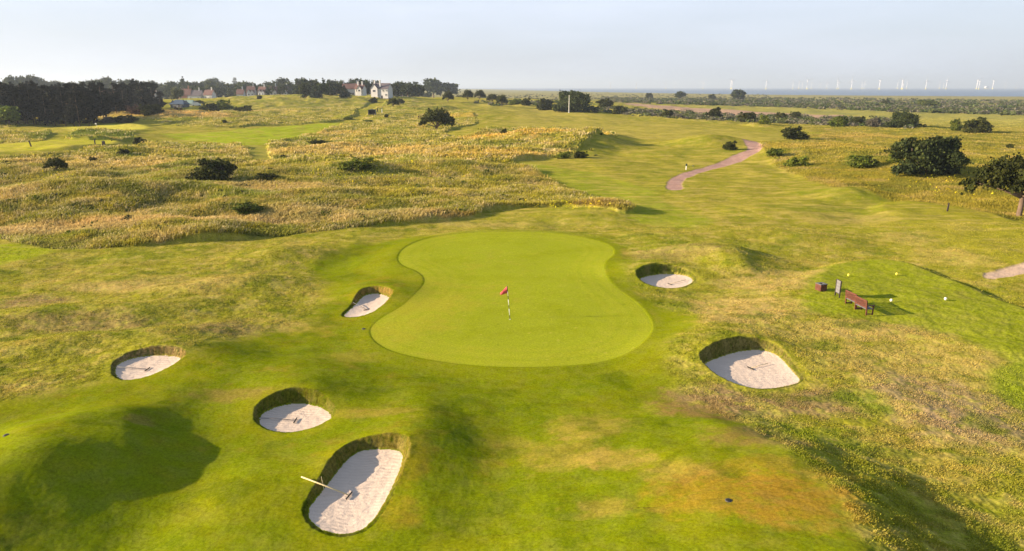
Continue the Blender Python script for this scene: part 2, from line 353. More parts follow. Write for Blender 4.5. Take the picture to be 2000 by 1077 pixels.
# ------------------------------------------------------------------ materials
def NM(name):
    m = bpy.data.materials.new(name); m.use_nodes = True; t = m.node_tree; b = t.nodes['Principled BSDF']
    b.inputs['Roughness'].default_value = .9; b.inputs['Specular IOR Level'].default_value = .12
    return m, t, b
def N(t, typ, **kw):
    n = t.nodes.new(typ)
    for k, v in kw.items():
        if hasattr(n, k): setattr(n, k, v)
        else: n.inputs[k.replace('_', ' ')].default_value = v
    return n
def noise(t, scale, detail=4, rough=.6, vec=None, dist=0):
    n = t.nodes.new('ShaderNodeTexNoise'); n.inputs['Scale'].default_value = scale; n.inputs['Detail'].default_value = detail; n.inputs['Roughness'].default_value = rough; n.inputs['Distortion'].default_value = dist
    if vec is not None: t.links.new(vec, n.inputs['Vector'])
    return n.outputs['Fac']
def mapr(t, v, a, b, c, d):
    n = t.nodes.new('ShaderNodeMapRange'); t.links.new(v, n.inputs[0])
    for i, k in enumerate((a, b, c, d)): n.inputs[i+1].default_value = k
    return n.outputs[0]
def mth(t, op, a, b=None):
    n = t.nodes.new('ShaderNodeMath'); n.operation = op
    for i, k in enumerate((a, b)):
        if k is None: continue
        if isinstance(k, (int, float)): n.inputs[i].default_value = k
        else: t.links.new(k, n.inputs[i])
    return n.outputs[0]
def mixc(t, fac, a, b, bt='MIX'):
    n = t.nodes.new('ShaderNodeMix'); n.data_type = 'RGBA'; n.blend_type = bt
    for i, k in ((0, fac), (6, a), (7, b)):
        if isinstance(k, (int, float)): n.inputs[i].default_value = k
        elif isinstance(k, tuple): n.inputs[i].default_value = (*k, 1) if len(k) == 3 else k
        else: t.links.new(k, n.inputs[i])
    return n.outputs[2]
def attr(t, nme):
    n = t.nodes.new('ShaderNodeAttribute'); n.attribute_name = nme; return n
def bump(t, b, h, strength, dist):
    n = t.nodes.new('ShaderNodeBump'); n.inputs['Distance'].default_value = dist
    if isinstance(strength, (int, float)): n.inputs['Strength'].default_value = strength
    else: t.links.new(strength, n.inputs['Strength'])
    t.links.new(h, n.inputs['Height']); t.links.new(n.outputs[0], b.inputs['Normal'])
def turf_material():
    m, t, b = NM('turf'); geo = t.nodes.new('ShaderNodeNewGeometry').outputs['Position']
    c = attr(t, 'col').outputs['Color']; rg = attr(t, 'rough').outputs['Fac']
    n1 = noise(t, 1.3, 6, .65, geo); n2 = noise(t, 9, 5, .7, geo, .4); n3 = noise(t, 34, 3, .7, geo)
    dry = mth(t, 'MULTIPLY', mapr(t, n1, .45, .68, 0, 1), mapr(t, rg, 0, 1, .06, .55))
    c1 = mixc(t, dry, c, mixc(t, .5, c, (.36, .27, .12)))
    k = mapr(t, n2, .3, .7, -.5, .5); k = mth(t, 'MULTIPLY', k, mapr(t, rg, 0, 1, .35, 1.25)); k = mth(t, 'ADD', k, 1.0)
    k3 = mth(t, 'MULTIPLY', mapr(t, n3, .3, .7, -.5, .5), mapr(t, rg, 0, 1, .28, .95)); k = mth(t, 'MULTIPLY', k, mth(t, 'ADD', k3, 1.0))
    cc = t.nodes.new('ShaderNodeCombineColor'); [t.links.new(k, cc.inputs[i]) for i in range(3)]
    t.links.new(mixc(t, 1.0, c1, cc.outputs[0], 'MULTIPLY'), b.inputs['Base Color'])
    hh = mth(t, 'ADD', mth(t, 'MULTIPLY', n2, .7), mth(t, 'MULTIPLY', n3, .3))
    bump(t, b, hh, mapr(t, rg, 0, 1, .15, .7), .045)
    b.inputs['Specular IOR Level'].default_value = 0.0
    return m
def sand_material():
    m, t, b = NM('sand'); geo = t.nodes.new('ShaderNodeNewGeometry').outputs['Position']
    n1 = noise(t, 1.2, 5, .6, geo); n2 = noise(t, 30, 3, .6, geo); n3 = noise(t, 6, 4, .6, geo)
    wv = t.nodes.new('ShaderNodeTexWave'); wv.wave_type = 'RINGS'; wv.inputs['Scale'].default_value = 2.6; wv.inputs['Distortion'].default_value = 9; wv.inputs['Detail'].default_value = 2; wv.inputs['Detail Scale'].default_value = .35
    mp = t.nodes.new('ShaderNodeMapping'); mp.inputs['Scale'].default_value = (1, .55, 1); t.links.new(geo, mp.inputs[0]); t.links.new(mp.outputs[0], wv.inputs['Vector'])
    col = mixc(t, mapr(t, n1, .3, .7, 0, 1), (.66, .53, .42), (.74, .60, .48)); col = mixc(t, mapr(t, n2, .35, .7, 0, .45), col, (.44, .35, .28))
    t.links.new(col, b.inputs['Base Color'])
    h = mth(t, 'ADD', mth(t, 'MULTIPLY', wv.outputs['Fac'], .35), mth(t, 'ADD', mth(t, 'MULTIPLY', n3, 1.0), mth(t, 'MULTIPLY', n2, .35)))
    bump(t, b, h, .55, .05)
    return m
def plain(name, col, rough=.7, var=.25, sc=6, spec=.3, metal=0, bmp=0):
    m, t, b = NM(name); tc = t.nodes.new('ShaderNodeTexCoord').outputs['Object']
    n = noise(t, sc, 5, .6, tc); k = mapr(t, n, .3, .7, 1-var, 1+var)
    cc = t.nodes.new('ShaderNodeCombineColor'); [t.links.new(k, cc.inputs[i]) for i in range(3)]
    t.links.new(mixc(t, 1.0, tuple(col), cc.outputs[0], 'MULTIPLY'), b.inputs['Base Color'])
    b.inputs['Roughness'].default_value = rough; b.inputs['Specular IOR Level'].default_value = spec; b.inputs['Metallic'].default_value = metal
    if bmp: bump(t, b, noise(t, sc*6, 4, .6, tc), bmp, .02)
    return m
def leaf_material(name, tint=(1, 1, 1), trans=.25):
    m, t, b = NM(name); c = attr(t, 'col').outputs['Color']; oi = t.nodes.new('ShaderNodeObjectInfo').outputs['Random']
    v = mapr(t, oi, 0, 1, .8, 1.2); cc = t.nodes.new('ShaderNodeCombineColor'); [t.links.new(v, cc.inputs[i]) for i in range(3)]
    c = mixc(t, 1.0, mixc(t, 1.0, c, tint, 'MULTIPLY'), cc.outputs[0], 'MULTIPLY'); t.links.new(c, b.inputs['Base Color'])
    tr = t.nodes.new('ShaderNodeBsdfTranslucent'); t.links.new(c, tr.inputs['Color']); mx = t.nodes.new('ShaderNodeMixShader'); mx.inputs[0].default_value = trans
    t.links.new(b.outputs[0], mx.inputs[1]); t.links.new(tr.outputs[0], mx.inputs[2]); t.links.new(mx.outputs[0], t.nodes['Material Output'].inputs['Surface'])
    b.inputs['Roughness'].default_value = .7
    return m
TURF = turf_material(); SAND = sand_material()
LEAF = leaf_material('leaves'); TALLM = leaf_material('dry_grass', trans=.35)
BARK = plain('bark', (.17, .12, .085), .95, .4, 5, .1, bmp=.6)
def tallcol(x, y):
    C = np.zeros((len(x), 3), np.float32)
    def mix(col, wgt):
        nonlocal C
        wgt = np.asarray(wgt, np.float32)[:, None]; C = C*(1-wgt)+np.asarray(col, np.float32)*wgt
    n5 = fbm(x/6, y/5, 4, 50, .6); n6 = fbm(x/14, y/16, 3, 51); n7 = fbm(x/3.2, y/3.2, 3, 52)
    C[:] = (.225, .205, .030)
    mix((.42, .325, .145), sst(.02, .5, n5)*.68)
    mix((.38, .275, .075), sst(.15, .55, n6)*.45); mix((.135, .165, .014), sst(.05, .45, fbm(x/18, y/12, 3, 53)-.25*n7)*.7)
    mix((.105, .125, .012), sst(-.02, .45, -n5+.6*n7)*.8); mix((.07, .085, .012), sst(.12, .5, fbm(x/4.2, y/3.6, 3, 54))*.7)
    mix((.33, .28, .012), sst(.2, .6, n7-.4*n6)*.55)
    for a, b, rx, ry, k, c in [(1030,275,18,22,.75,(.44,.28,.045)),(1150,282,9,10,.6,(.42,.28,.035)),(1600,300,16,12,.4,(.42,.28,.06)),(1640,265,20,14,.6,(.46,.30,.09)),(620,262,16,10,.4,(.46,.29,.10)),(900,232,12,12,.5,(.42,.27,.03)),
         (200,448,14,3.5,.5,(.27,.25,.012)),(60,465,6,2.5,.5,(.19,.22,.012)),(470,400,5,3,.6,(.16,.21,.01)),(620,300,22,10,.5,(.40,.29,.10)),(560,380,12,5,.5,(.42,.31,.13)),(800,300,18,9,.5,(.40,.29,.09)),(650,430,12,3,.5,(.40,.32,.14)),(950,310,12,8,.5,(.40,.27,.05)),(200,325,20,8,.45,(.38,.28,.10)),(780,400,8,3,.5,(.12,.15,.012)),(700,330,16,9,.45,(.24,.24,.02)),(900,380,18,9,.4,(.27,.25,.015)),(350,352,10,3,.6,(.17,.21,.012)),(300,375,10,4,.6,(.16,.20,.012)),(1150,415,5,2,.4,(.33,.20,.06)),(880,428,5,1.4,.4,(.30,.18,.05)),(1700,350,25,9,.5,(.30,.27,.02)),(1900,400,20,8,.5,(.31,.27,.02)),
         (80,450,14,3,.5,(.45,.32,.19)),(350,440,12,2.5,.6,(.44,.31,.14)),(150,238,60,14,.5,(.45,.29,.10)),(360,240,22,14,.6,(.45,.28,.10)),(200,272,22,9,.9,(.10,.13,.012)),(480,225,40,20,.4,(.42,.31,.14)),(650,197,90,60,.5,(.46,.33,.16)),(480,192,60,60,.5,(.46,.33,.14))]:  # near-black green ellipse on the far-left bank paints in its shade
        c0 = U(a, b); e = ((x-c0[0])/rx)**2+((y-c0[1])/ry)**2
        mix(c, sst(1.7, .2, e+.8*n7)*k)
    rs = sst(.22, .32, x/np.maximum(y, 1))*sst(20, 60, y); mix((.27, .225, .020), rs*sst(-.5, .4, n7)*.62); mix((.14, .15, .012), rs*sst(.05, .45, n6-.3*n5)*.6); mix((.38, .28, .09), rs*sst(.1, .5, n5)*.45); C = C*(1-.24*rs*sst(400, 200, y))[:, None]
    return C
# ------------------------------------------------------------------ ground sheet
GRID = {}
def ground_colour(x, y):
    i = np.clip(np.searchsorted(GRID['ys'], y), 0, len(GRID['ys'])-1); j = np.clip(np.searchsorted(GRID['ts'], x/y), 0, len(GRID['ts'])-1)
    return GRID['C'][i, j].astype(float)
def build_ground():
    q = 1.0
    rows = [3.0]
    while rows[-1] < 14: rows.append(rows[-1]+.6)
    while rows[-1] < 2600: rows.append(rows[-1]+.047*q*(max(rows[-1], 19)/25)**1.5)
    while rows[-1] < 12000: rows.append(rows[-1]*1.05)
    ys = np.array(rows)
    tt = np.linspace(-1.0, 1.0, int(1280/q)); e = []; a = 1.0
    while a < 9: a = a*1.06+.01; e.append(a)
    e = np.array(e); ts = np.concatenate([-e[::-1], tt, e])
    Y, T_ = np.meshgrid(ys, ts, indexing='ij'); X = T_*Y*1.0
    nr, nc = Y.shape; x = X.ravel(); y = Y.ravel(); d = np.hypot(x, y)
    inf = {}; z = HFULL(x, y, inf)
    T = inf['tall']; sa = inf['sand']; wall = inf['wall']; brown = inf['brown']; bid = inf['bid']
    sg = sdist(GREEN, x, y, 6)
    C = np.zeros((len(x), 3), np.float32)
    def mix(col, wgt):
        nonlocal C
        wgt = np.asarray(wgt, np.float32)[:, None]; col = np.asarray(col, np.float32)
        C = C*(1-wgt)+col*wgt
    n1 = fbm(x/5, y/4, 5, 40, .6); n2 = fbm(x/1.4, y/1.1, 4, 41, .6); n3 = fbm(x/18, y/14, 3, 42); n4 = fbm(x/.5, y/.35, 2, 43)
    n4 = n4*(1-sst(40, 90, d))
    lush = sst(1.2, -1.2, sdist(LUSH, x+1.2*pn(x/3, y/3, 44), y+1.0*pn(x/3, y/3, 45)))
    # semi-rough everywhere
    mix((.205, .205, .022), np.ones(len(x)))
    mix((.30, .245, .060), sst(-.15, .45, n1+.35*n2+.25*n4)*.85)
    mix((.14, .18, .012), sst(.10, .55, -n3+.5*n2)*.6)
    mix((.34, .27, .10), sst(.2, .6, n2+.3*n3+.3*n4)*.45)
    # lush short turf round the green
    mix((.150, .205, .008), lush*.93)
    mix((.195, .215, .010), lush*sst(-.1, .5, n1+.3*n2)*.7)
    mix((.100, .155, .008), lush*sst(.15, .6, -n1+.4*n2)*.5)
    mix((.26, .205, .045), lush*sst(.25, .65, n3+.55*n2)*.6)
    # scorched or bare patches where the photo has them (px, py, rx m, ry m, strength, colour)
    ST = (.36, .27, .11); BR = (.235, .165, .095); OR = (.30, .195, .045); PK = (.30, .215, .15)
    for a, b, rx, ry, k, c in [(1400,800,3.2,2.2,.9,BR),(1600,790,2.6,1.6,.85,BR),(1790,720,5,3,.5,ST),(1830,790,3.5,3,.7,PK),(1900,840,3,2,.6,PK),(1700,660,7,1.6,.6,ST),
        (1450,610,4,3.5,.8,ST),(1500,560,4,2.5,.7,ST),(1560,540,5,1.4,.6,ST),(1430,640,3,1.0,.6,ST),(1300,510,5,2,.5,BR),(1110,900,1.8,1.4,.5,ST),(1150,840,2.0,1.3,.5,ST),(1200,920,1.6,1,.6,ST),
        (1330,960,1.4,.9,.6,ST),(1420,1020,3,1.6,.7,OR),(1540,1040,2.2,2,.8,OR),(1180,1020,1,.8,.5,ST),(1470,890,2.2,1.2,.7,BR),(1500,970,3,1,.5,OR),
        (60,590,3,1.6,.7,BR),(160,640,5,1.6,.6,BR),(330,560,6,2.5,.5,ST),(200,560,4,1.5,.6,ST),(440,650,2.6,1.4,.6,BR),(600,640,2,1,.4,ST),(280,860,.7,.5,.5,BR),
        (690,700,2,.9,.35,ST),(460,790,2.2,.7,.6,BR),(720,820,2,.5,.5,ST),(800,930,.8,1.5,.5,OR),(780,1010,1,.9,.5,OR),(985,870,1.2,1,.3,ST),(1090,510,.7,.4,.3,OR),(1060,585,1.4,.9,.28,OR),(1230,500,1.0,1.6,.5,ST),(1270,620,.6,1.4,.35,ST),
        (1740,430,7,2.2,.5,ST),(1800,470,4,3,.5,ST),(1630,430,4,3,.4,ST),(1860,510,3,3,.4,ST),(1700,575,1.6,.8,.5,ST),(1760,600,2.2,.8,.5,ST),(1850,640,4,1,.4,ST),(1240,400,6,3,.4,ST),(940,440,6,1.6,.4,ST),
        (1690,790,1.2,1.4,-.8,None),(1620,870,2.0,1.2,-.6,None),(1500,830,1.5,1,-.5,None),(1640,620,3,1.5,-.5,None),(1560,410,5,4,-.4,None),(1230,370,10,6,-.3,None)]:
        c0 = U(a, b); e = ((x-c0[0])/rx)**2+((y-c0[1])/ry)**2
        wgt = sst(1.6, .2, e+.9*n2+.5*n4)*(sg > .3)*abs(k)
        if c is None: mix((.135, .19, .008), wgt)
        else: mix(c, wgt)
    ar = np.stack([fbm(x/2.2+y/6, y/1.6, 4, 81, .65), fbm(x/.8, y/.6, 3, 82, .6)]); am = (sg > .2)*(1-sst(60, 140, d)*.5)
    mix((.115, .125, .008), am*sst(.12, .5, ar[0]+.35*ar[1])*(.55-.15*lush)); mix((.38, .30, .11), am*(1-lush)*sst(.1, .45, -ar[0]+.35*ar[1])*.65); mix((.19, .235, .008), am*sst(.1, .45, ar[1]-.5*ar[0])*.38)
    mix((.085, .125, .006), am*sst(.12, .5, fbm(x/3.6, y/3, 4, 98, .6))*.6)   # drifts of denser, greener turf
    # collar, green with its mowing rings
    sc_ = sdist(COLLAR, x, y); mix((.195, .235, .012), sst(.18, -.18, sc_)*.7*(sst(-.5, .5, n2)*.5+.5))
    mix((.28, .30, .035), sst(.05, -.25, np.abs(sc_))*.25)
    gr = sst(.04, -.04, sg)
    gcol = np.array((.285, .340, .036), np.float32)
    mix(gcol, gr)
    mix((.255, .305, .022), gr*sst(.1, -.5, n1+.3*n2)*.75); mix((.34, .315, .055), gr*sst(.1, .7, n1*.7+n3+.4*n2)*.65); mix((.42, .40, .12), gr*sst(.62, .75, pn(x*2.3, y*2.3, 88))*.5); mix((.17, .22, .02), gr*sst(.68, .8, pn(x*1.7, y*1.7, 89))*.45); mix((.37, .39, .06), gr*sst(.2, .8, fbm(x/1.6, y/2.6, 4, 83, .6))*.45)
    ring = gr*sst(.25, .0, np.abs(np.mod(-sg, 1.05)-.5)-.22)*sst(-2.9, -2.5, sg)
    mix((.35, .37, .05), ring*.3)
    # tees and fairways
    for P_, c, k in ((TEE1, (.185, .225, .012), .85), (TEE2, (.235, .23, .02), .7), (TEE3, (.15, .205, .01), .8), (FAIRC, (.19, .245, .015), .62), (FAIRM, (.27, .245, .055), .75), (FAIRL, (.23, .30, .012), .9), (GREENL, (.46, .44, .075), .95), (TEEL, (.36, .36, .035), .85), (BRIGHTL, (.23, .28, .008), .9), (STRIPL, (.20, .21, .05), .8)):
        s = sdist(P_, x, y); e = 1+d/60
        mix(c, sst(.3*e, -.3*e, s+.5*n2*(P_ is TEE1 or P_ is TEE2))*k*(1-.35*sst(.1, .7, n1)))
    fm = sst(1.5, -1.5, sdist(FAIRM, x, y)); st = pn(x/60, y/5.5, 47)
    mix((.36, .30, .075), fm*sst(.1, .5, st)*.5); mix((.205, .205, .03), fm*sst(.1, .6, -st)*.4)
    stk = fbm(x/11, y/1.5, 3, 85, .6); sk2 = fbm(x/4, y/1.2, 3, 86, .6); mm = sst(60, 100, d)*(1-sst(420, 600, d))
    mix((.37, .30, .09), mm*sst(.02, .45, stk+.3*n1)*.6); mix((.15, .165, .018), mm*sst(.05, .5, -sk2-.3*n3)*.55); mix((.24, .25, .02), mm*sst(.1, .5, n1-.3*stk)*.4)
    # tall grass: straw, rose-tan, olive and yellow drifts
    C = C*(1-T[:, None])+tallcol(x, y).astype(np.float32)*T[:, None]
    # ground beyond: salt marsh, mud, back of beach
    rt = sst(.1, .4, x/np.maximum(y, 1)); far = sst(300, 500, d)
    mix((.25, .235, .06), far*rt*.7); mix((.17, .18, .06), far*rt*sst(0, .5, fbm(x/40, y/60, 4, 57))*.6)
    mix((.33, .22, .15), sst(3, -3, sdist(MUD, x, y)+3*pn(x/9, y/9, 58)))
    mix((.29, .26, .11), sst(900, 1200, d)*.8); sdn = shore_d(x, y); mix((.50, .42, .30), sst(60, 20, sdn))
    # turf faces of the bunkers
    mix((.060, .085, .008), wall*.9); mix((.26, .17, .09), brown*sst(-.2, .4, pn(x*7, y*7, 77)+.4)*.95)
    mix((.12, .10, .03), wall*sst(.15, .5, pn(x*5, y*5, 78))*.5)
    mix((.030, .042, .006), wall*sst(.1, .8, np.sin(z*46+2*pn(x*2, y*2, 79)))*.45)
    lipc = np.exp(-((sa-.55)/.35)**2)*(sa < 3)*(1-wall); mix((.26, .275, .012), lipc*.35)
    # path
    sp_ = np.minimum(sdist(PATHM, x, y), sdist(PATHR, x, y))
    pm = sst(.15, -.15, sp_+.2*n4+.28*n2); pmR = sst(.2, -.2, sdist(PATHR, x, y))
    mix((.40, .245, .20), pm); mix((.52, .38, .28), pm*pmR); mix((.50, .33, .27), pm*(1-pmR)*sst(-.1, .5, n2+.5*n4)*.7); mix((.26, .17, .14), pm*sst(.1, .5, n1+n4*.6)*.5); mix((.30, .27, .10), pm*sst(-.35, .05, sp_+.2*n2)*.5)
    z = z-.06*pm
    mix((.80, .80, .80), 0*pm)
    rough = np.clip(.62+.38*T-.30*lush-.6*gr+.4*wall-.3*pm, .04, 1)
    rough = np.where(sg < .0, .14, rough)
    gm = (1-pm)*(d < 700); C[:, 2] *= 1-gm*(.55*np.maximum(lush, gr)+.25*(1-np.maximum(lush, gr))*(1-T)); C[:, 1] *= 1-.05*gm*(1-T); C[:, 0] *= 1+.03*lush*(1-gr); gn = 1+.28*(d < 700)*(1-.75*lush)*(1-gr)*(1-wall)*(1-pm); C *= gn[:, None].astype(np.float32)
    GRID.update(ys=ys, ts=ts, C=C.reshape(nr, nc, 3).copy())
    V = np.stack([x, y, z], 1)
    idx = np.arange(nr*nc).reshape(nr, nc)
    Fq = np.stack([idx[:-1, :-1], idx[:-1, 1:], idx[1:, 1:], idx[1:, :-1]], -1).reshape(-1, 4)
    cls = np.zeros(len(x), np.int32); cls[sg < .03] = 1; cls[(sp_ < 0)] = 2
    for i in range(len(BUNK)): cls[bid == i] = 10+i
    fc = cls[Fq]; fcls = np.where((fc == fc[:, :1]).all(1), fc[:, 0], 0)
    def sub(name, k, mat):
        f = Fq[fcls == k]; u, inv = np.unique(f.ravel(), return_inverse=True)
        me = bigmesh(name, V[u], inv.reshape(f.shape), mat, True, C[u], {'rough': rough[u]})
        return link(name, me)
    # near rows of far-away beach are fine as one sheet
    tag(sub('ground', 0, TURF), 'rolling links turf with mown grass and rough', kind='structure')
    tag(sub('putting_green', 1, TURF), 'smooth mown putting green', kind='structure')
    tag(sub('path', 2, TURF), 'pinkish gravel paths', kind='structure')
    labs = ['largest sand bunker, long and oval, at the bottom of the picture left of centre', 'round sand bunker with a dark shaded turf wall just above the long oval one', 'shallow sand bunker with bare brown back wall at the far left',
            'small sand bunker with brown earth back wall at the left edge of the green', 'small lens shaped sand bunker behind the green on its right', 'wide sand bunker with deep turf wall at the right of the green']
    for i, l in enumerate(labs):
        tag(sub('sand_bunker', 10+i, SAND), l, 'bunker', 'sand bunkers round the green')
build_ground()
# ------------------------------------------------------------------ sea
m, t, b = NM('sea_water'); geo = t.nodes.new('ShaderNodeNewGeometry').outputs['Position']
t.links.new(mixc(t, noise(t, .002, 4, .6, geo), (.10, .16, .24), (.16, .21, .28)), b.inputs['Base Color']); b.inputs['Roughness'].default_value = .45; b.inputs['Specular IOR Level'].default_value = .35
bump(t, b, noise(t, .12, 4, .6, geo), .6, 1.0)
me = bigmesh('sea', np.array([(-42000, 1200, -6), (42000, 1200, -6), (42000, 42000, -6), (-42000, 42000, -6)], float), np.array([(0, 1, 2, 3)]), m, False)
tag(link('sea', me), 'flat blue grey sea along the horizon', kind='structure')
# ------------------------------------------------------------------ foliage clouds
def quads(c, n, sz, asp=1.0, up=.0, seed=0):
    """c (N,3) centres, sz (N,) -> randomly turned leaf-clump quads"""
    g = np.random.default_rng(seed); k = len(c)
    a = g.normal(size=(k, 3)); a[:, 2] += up; a /= np.linalg.norm(a, axis=1)[:, None]
    b = np.cross(a, g.normal(size=(k, 3))); b /= np.linalg.norm(b, axis=1)[:, None]+1e-9
    s = np.asarray(sz)[:, None]*.5
    e = np.cross(a, b)
    V = np.stack([c-b*s-e*s*asp*.6, c+b*s*.25-e*s*asp, c+b*s+e*s*asp*.5, c-b*s*.35+e*s*asp], 1).reshape(-1, 3)
    return V, np.arange(4*k).reshape(k, 4)
def crown_mesh(name, blobs, n, leaf, col, jit=.35, col2=None, seed=1, hollow=.55, mat=None, low=None):
    """blobs: (x,y,z,rx,ry,rz); leaves lie in ragged sub-clusters through each blob's outer volume"""
    g = np.random.default_rng(seed); P = []; W = np.array([b[3]*b[4]+b[3]*b[5] for b in blobs]); W = W/W.sum()
    sub = []
    for b, w_ in zip(blobs, W):
        m_ = max(4, int(w_*n/26)); d = g.normal(size=(m_, 3)); d /= np.linalg.norm(d, axis=1)[:, None]
        r = hollow+(1.08-hollow)*g.random(m_)**.6; c = np.array(b[:3])+d*np.array(b[3:])*r[:, None]; sz = np.full(m_, (b[3]*b[4]*b[5])**(1/3)*.30)*(.6+.8*g.random(m_))
        sub.append(np.concatenate([c, sz[:, None]], 1))
    sub = np.concatenate(sub); pick = g.integers(0, len(sub), n); d = g.normal(size=(n, 3))*.62
    C_ = sub[pick, :3]+d*sub[pick, 3:4]*np.array([1.15, 1.15, .75])
    if low is not None: C_[:, 2] = np.maximum(C_[:, 2], low+.05*g.random(n))
    V, Fq = quads(C_, n, leaf*(.5+g.random(n)), seed=seed+5)
    tone = (1+jit*(g.random(len(sub))-.5)*1.6)[pick]*(1+jit*(g.random(n)-.5)); c = np.array(col)[None]*tone[:, None]
    if col2 is not None:
        k = (g.random(len(sub)) < .4)[pick][:, None]*g.random((n, 1)); c = c*(1-k)+np.array(col2)[None]*tone[:, None]*k
    return bigmesh(name, V, Fq, mat or LEAF, False, np.repeat(c, 4, 0))
def trunk_mesh(name, limbs, mat=None):
    b = MB()
    for pts, r0, r1 in limbs:
        n = len(pts); b.tube(pts, [r0+(r1-r0)*i/(n-1) for i in range(n)], 7)
    return b.mesh(name, mat or BARK, True)
def limbs(h0, tips, r, base=(0, 0), wob=.06, seed=0):
    g = random.Random(seed); out = []; f = (base[0], base[1], h0)
    out.append(([(base[0], base[1], -.12), (base[0]+.01, base[1], h0*.5), f], r*1.25, r*.85))
    for t in tips:
        p = []
        for i in range(5):
            k = i/4; p.append((f[0]+(t[0]-f[0])*k+g.uniform(-wob, wob)*(0 < i < 4), f[1]+(t[1]-f[1])*k+g.uniform(-wob, wob)*(0 < i < 4), f[2]+(t[2]-f[2])*k**.85))
        out.append((p, r*.6, r*.15))
    return out
# all crowns have height 1; width factor is applied as scale
DG = (.048, .057, .011); DG2 = (.095, .115, .018); OL = (.070, .072, .014); GY = (.15, .135, .095); BL = (.036, .052, .020); PI = (.007, .009, .005)
def A_haw(v):
    tips = [(-.62,.1,.62),(-.35,-.25,.80),(0,.2,.88),(.35,-.1,.78),(.65,.15,.52),(-.15,.35,.7),(.25,-.35,.65),(-.7,-.1,.42)]
    bl = [(-.52,.0,.58,.36,.34,.24),(-.2,.15,.74,.38,.38,.24),(.18,-.05,.76,.40,.38,.22),(.52,.05,.56,.38,.36,.26),(-.72,-.05,.40,.22,.24,.13),(.1,.3,.6,.5,.3,.25),(0,-.3,.62,.45,.26,.24),(.78,0,.42,.20,.22,.16)]
    return crown_mesh('crown', bl, 5200, .060, DG, .5, OL, seed=v, hollow=.3), trunk_mesh('trunk', limbs(.16, tips, .045, seed=v))
def A_wind(v):
    tips = [(-.75,.1,.72),(-.45,-.2,.8),(0,.2,.85),(.35,-.1,.85),(.6,.15,.75),(-.95,0,.58),(.2,-.35,.7),(-.4,.3,.7)]
    bl = [(-.62,.0,.70,.34,.34,.17),(-.25,.15,.80,.40,.40,.19),(.2,-.05,.83,.42,.40,.18),(.62,.05,.72,.40,.36,.20),(-.98,-.05,.55,.22,.24,.12),(.1,.3,.7,.5,.3,.18),(0,-.3,.70,.5,.26,.18),(-.35,-.25,.56,.3,.2,.10),(.75,-.2,.55,.25,.22,.12)]
    return crown_mesh('crown', bl, 9000, .048, (.045,.054,.010), .5, OL, seed=v, hollow=.25), trunk_mesh('trunk', limbs(.34, tips, .055, base=(.05, 0), seed=v))
def A_bush(v, col=DG, col2=OL, lf=.055, n=8000):
    g = random.Random(v); bl = [(0,0,.36,.44,.42,.34)]
    for i in range(13): a = g.uniform(0, 6.28); r = g.uniform(.2, .68); zz = g.uniform(.12, .8); q = 1.1-.35*zz-.25*r; bl.append((r*math.cos(a)*(1.1-.5*zz), r*math.sin(a)*(1.1-.5*zz), zz, g.uniform(.14,.3)*q, g.uniform(.14,.3)*q, g.uniform(.10,.24)*q))
    return crown_mesh('foliage', bl, n, lf, col, .55, col2, seed=v, hollow=.35, low=.0), trunk_mesh('stem', limbs(.08, [(g.uniform(-.4,.4), g.uniform(-.4,.4), g.uniform(.4,.7)) for _ in range(5)], .03, seed=v))
def A_broad(v, col=BL, col2=DG2, n=4200):
    g = random.Random(v); bl = [(0,0,.6,.34,.34,.33)]
    for i in range(9): a = g.uniform(0, 6.28); r = g.uniform(.12, .36); z = g.uniform(.26, .84); bl.append((r*math.cos(a)*(1.15-z*.5), r*math.sin(a)*(1.15-z*.5), z, g.uniform(.15,.25), g.uniform(.15,.25), g.uniform(.12,.2)))
    return crown_mesh('crown', bl, n, .058, col, .5, col2, seed=v, hollow=.45), trunk_mesh('trunk', limbs(.2, [(-.2,.05,.6),(.2,-.1,.65),(0,.1,.8),(.1,-.2,.5)], .03, seed=v))
def A_pine(v):
    g = random.Random(v); bl = []
    for i in range(11): a = g.uniform(0, 6.28); z = g.uniform(.16, .9); r = g.uniform(.02, .22)*(1.1-z*.7); bl.append((r*math.cos(a), r*math.sin(a), z, g.uniform(.09,.17), g.uniform(.09,.17), g.uniform(.06,.11)))
    return crown_mesh('crown', bl, 2300, .045, PI, .7, (.020, .022, .009), seed=v, hollow=.2), trunk_mesh('trunk', [([(0,0,-.02),(.01*g.uniform(-1,1),0,.4),(0,.01,.93)], .014, .004)]+[([(0,0,z),(.16*math.cos(a),.16*math.sin(a),z+.03)], .005, .002) for z, a in [(g.uniform(.15,.7), g.uniform(0,6.28)) for _ in range(7)]], plain('pine_bark', (.12, .08, .06), .95, .4, 5, .1))
def A_conifer(v):
    g = random.Random(v); bl = [(g.uniform(-.02,.02), g.uniform(-.02,.02), z, .34*(1.06-z), .34*(1.06-z), .09) for z in np.linspace(.15, .96, 9)]
    return crown_mesh('crown', bl, 2600, .05, (.034,.05,.026), .5, seed=v, hollow=.3), trunk_mesh('trunk', [([(0,0,-.02),(0,0,.5),(0,0,.95)], .02, .004)])
def A_poplar(v):
    bl = [(0,0,z,.15*math.sin(math.pi*min(z*1.02,.98))**.6+.02,.15*math.sin(math.pi*min(z*1.02,.98))**.6+.02,.1) for z in np.linspace(.12,.92,8)]
    return crown_mesh('crown', bl, 1800, .05, BL, .4, seed=v, hollow=.4), trunk_mesh('trunk', [([(0,0,-.02),(0,0,.5),(0,0,.9)], .02, .004)])
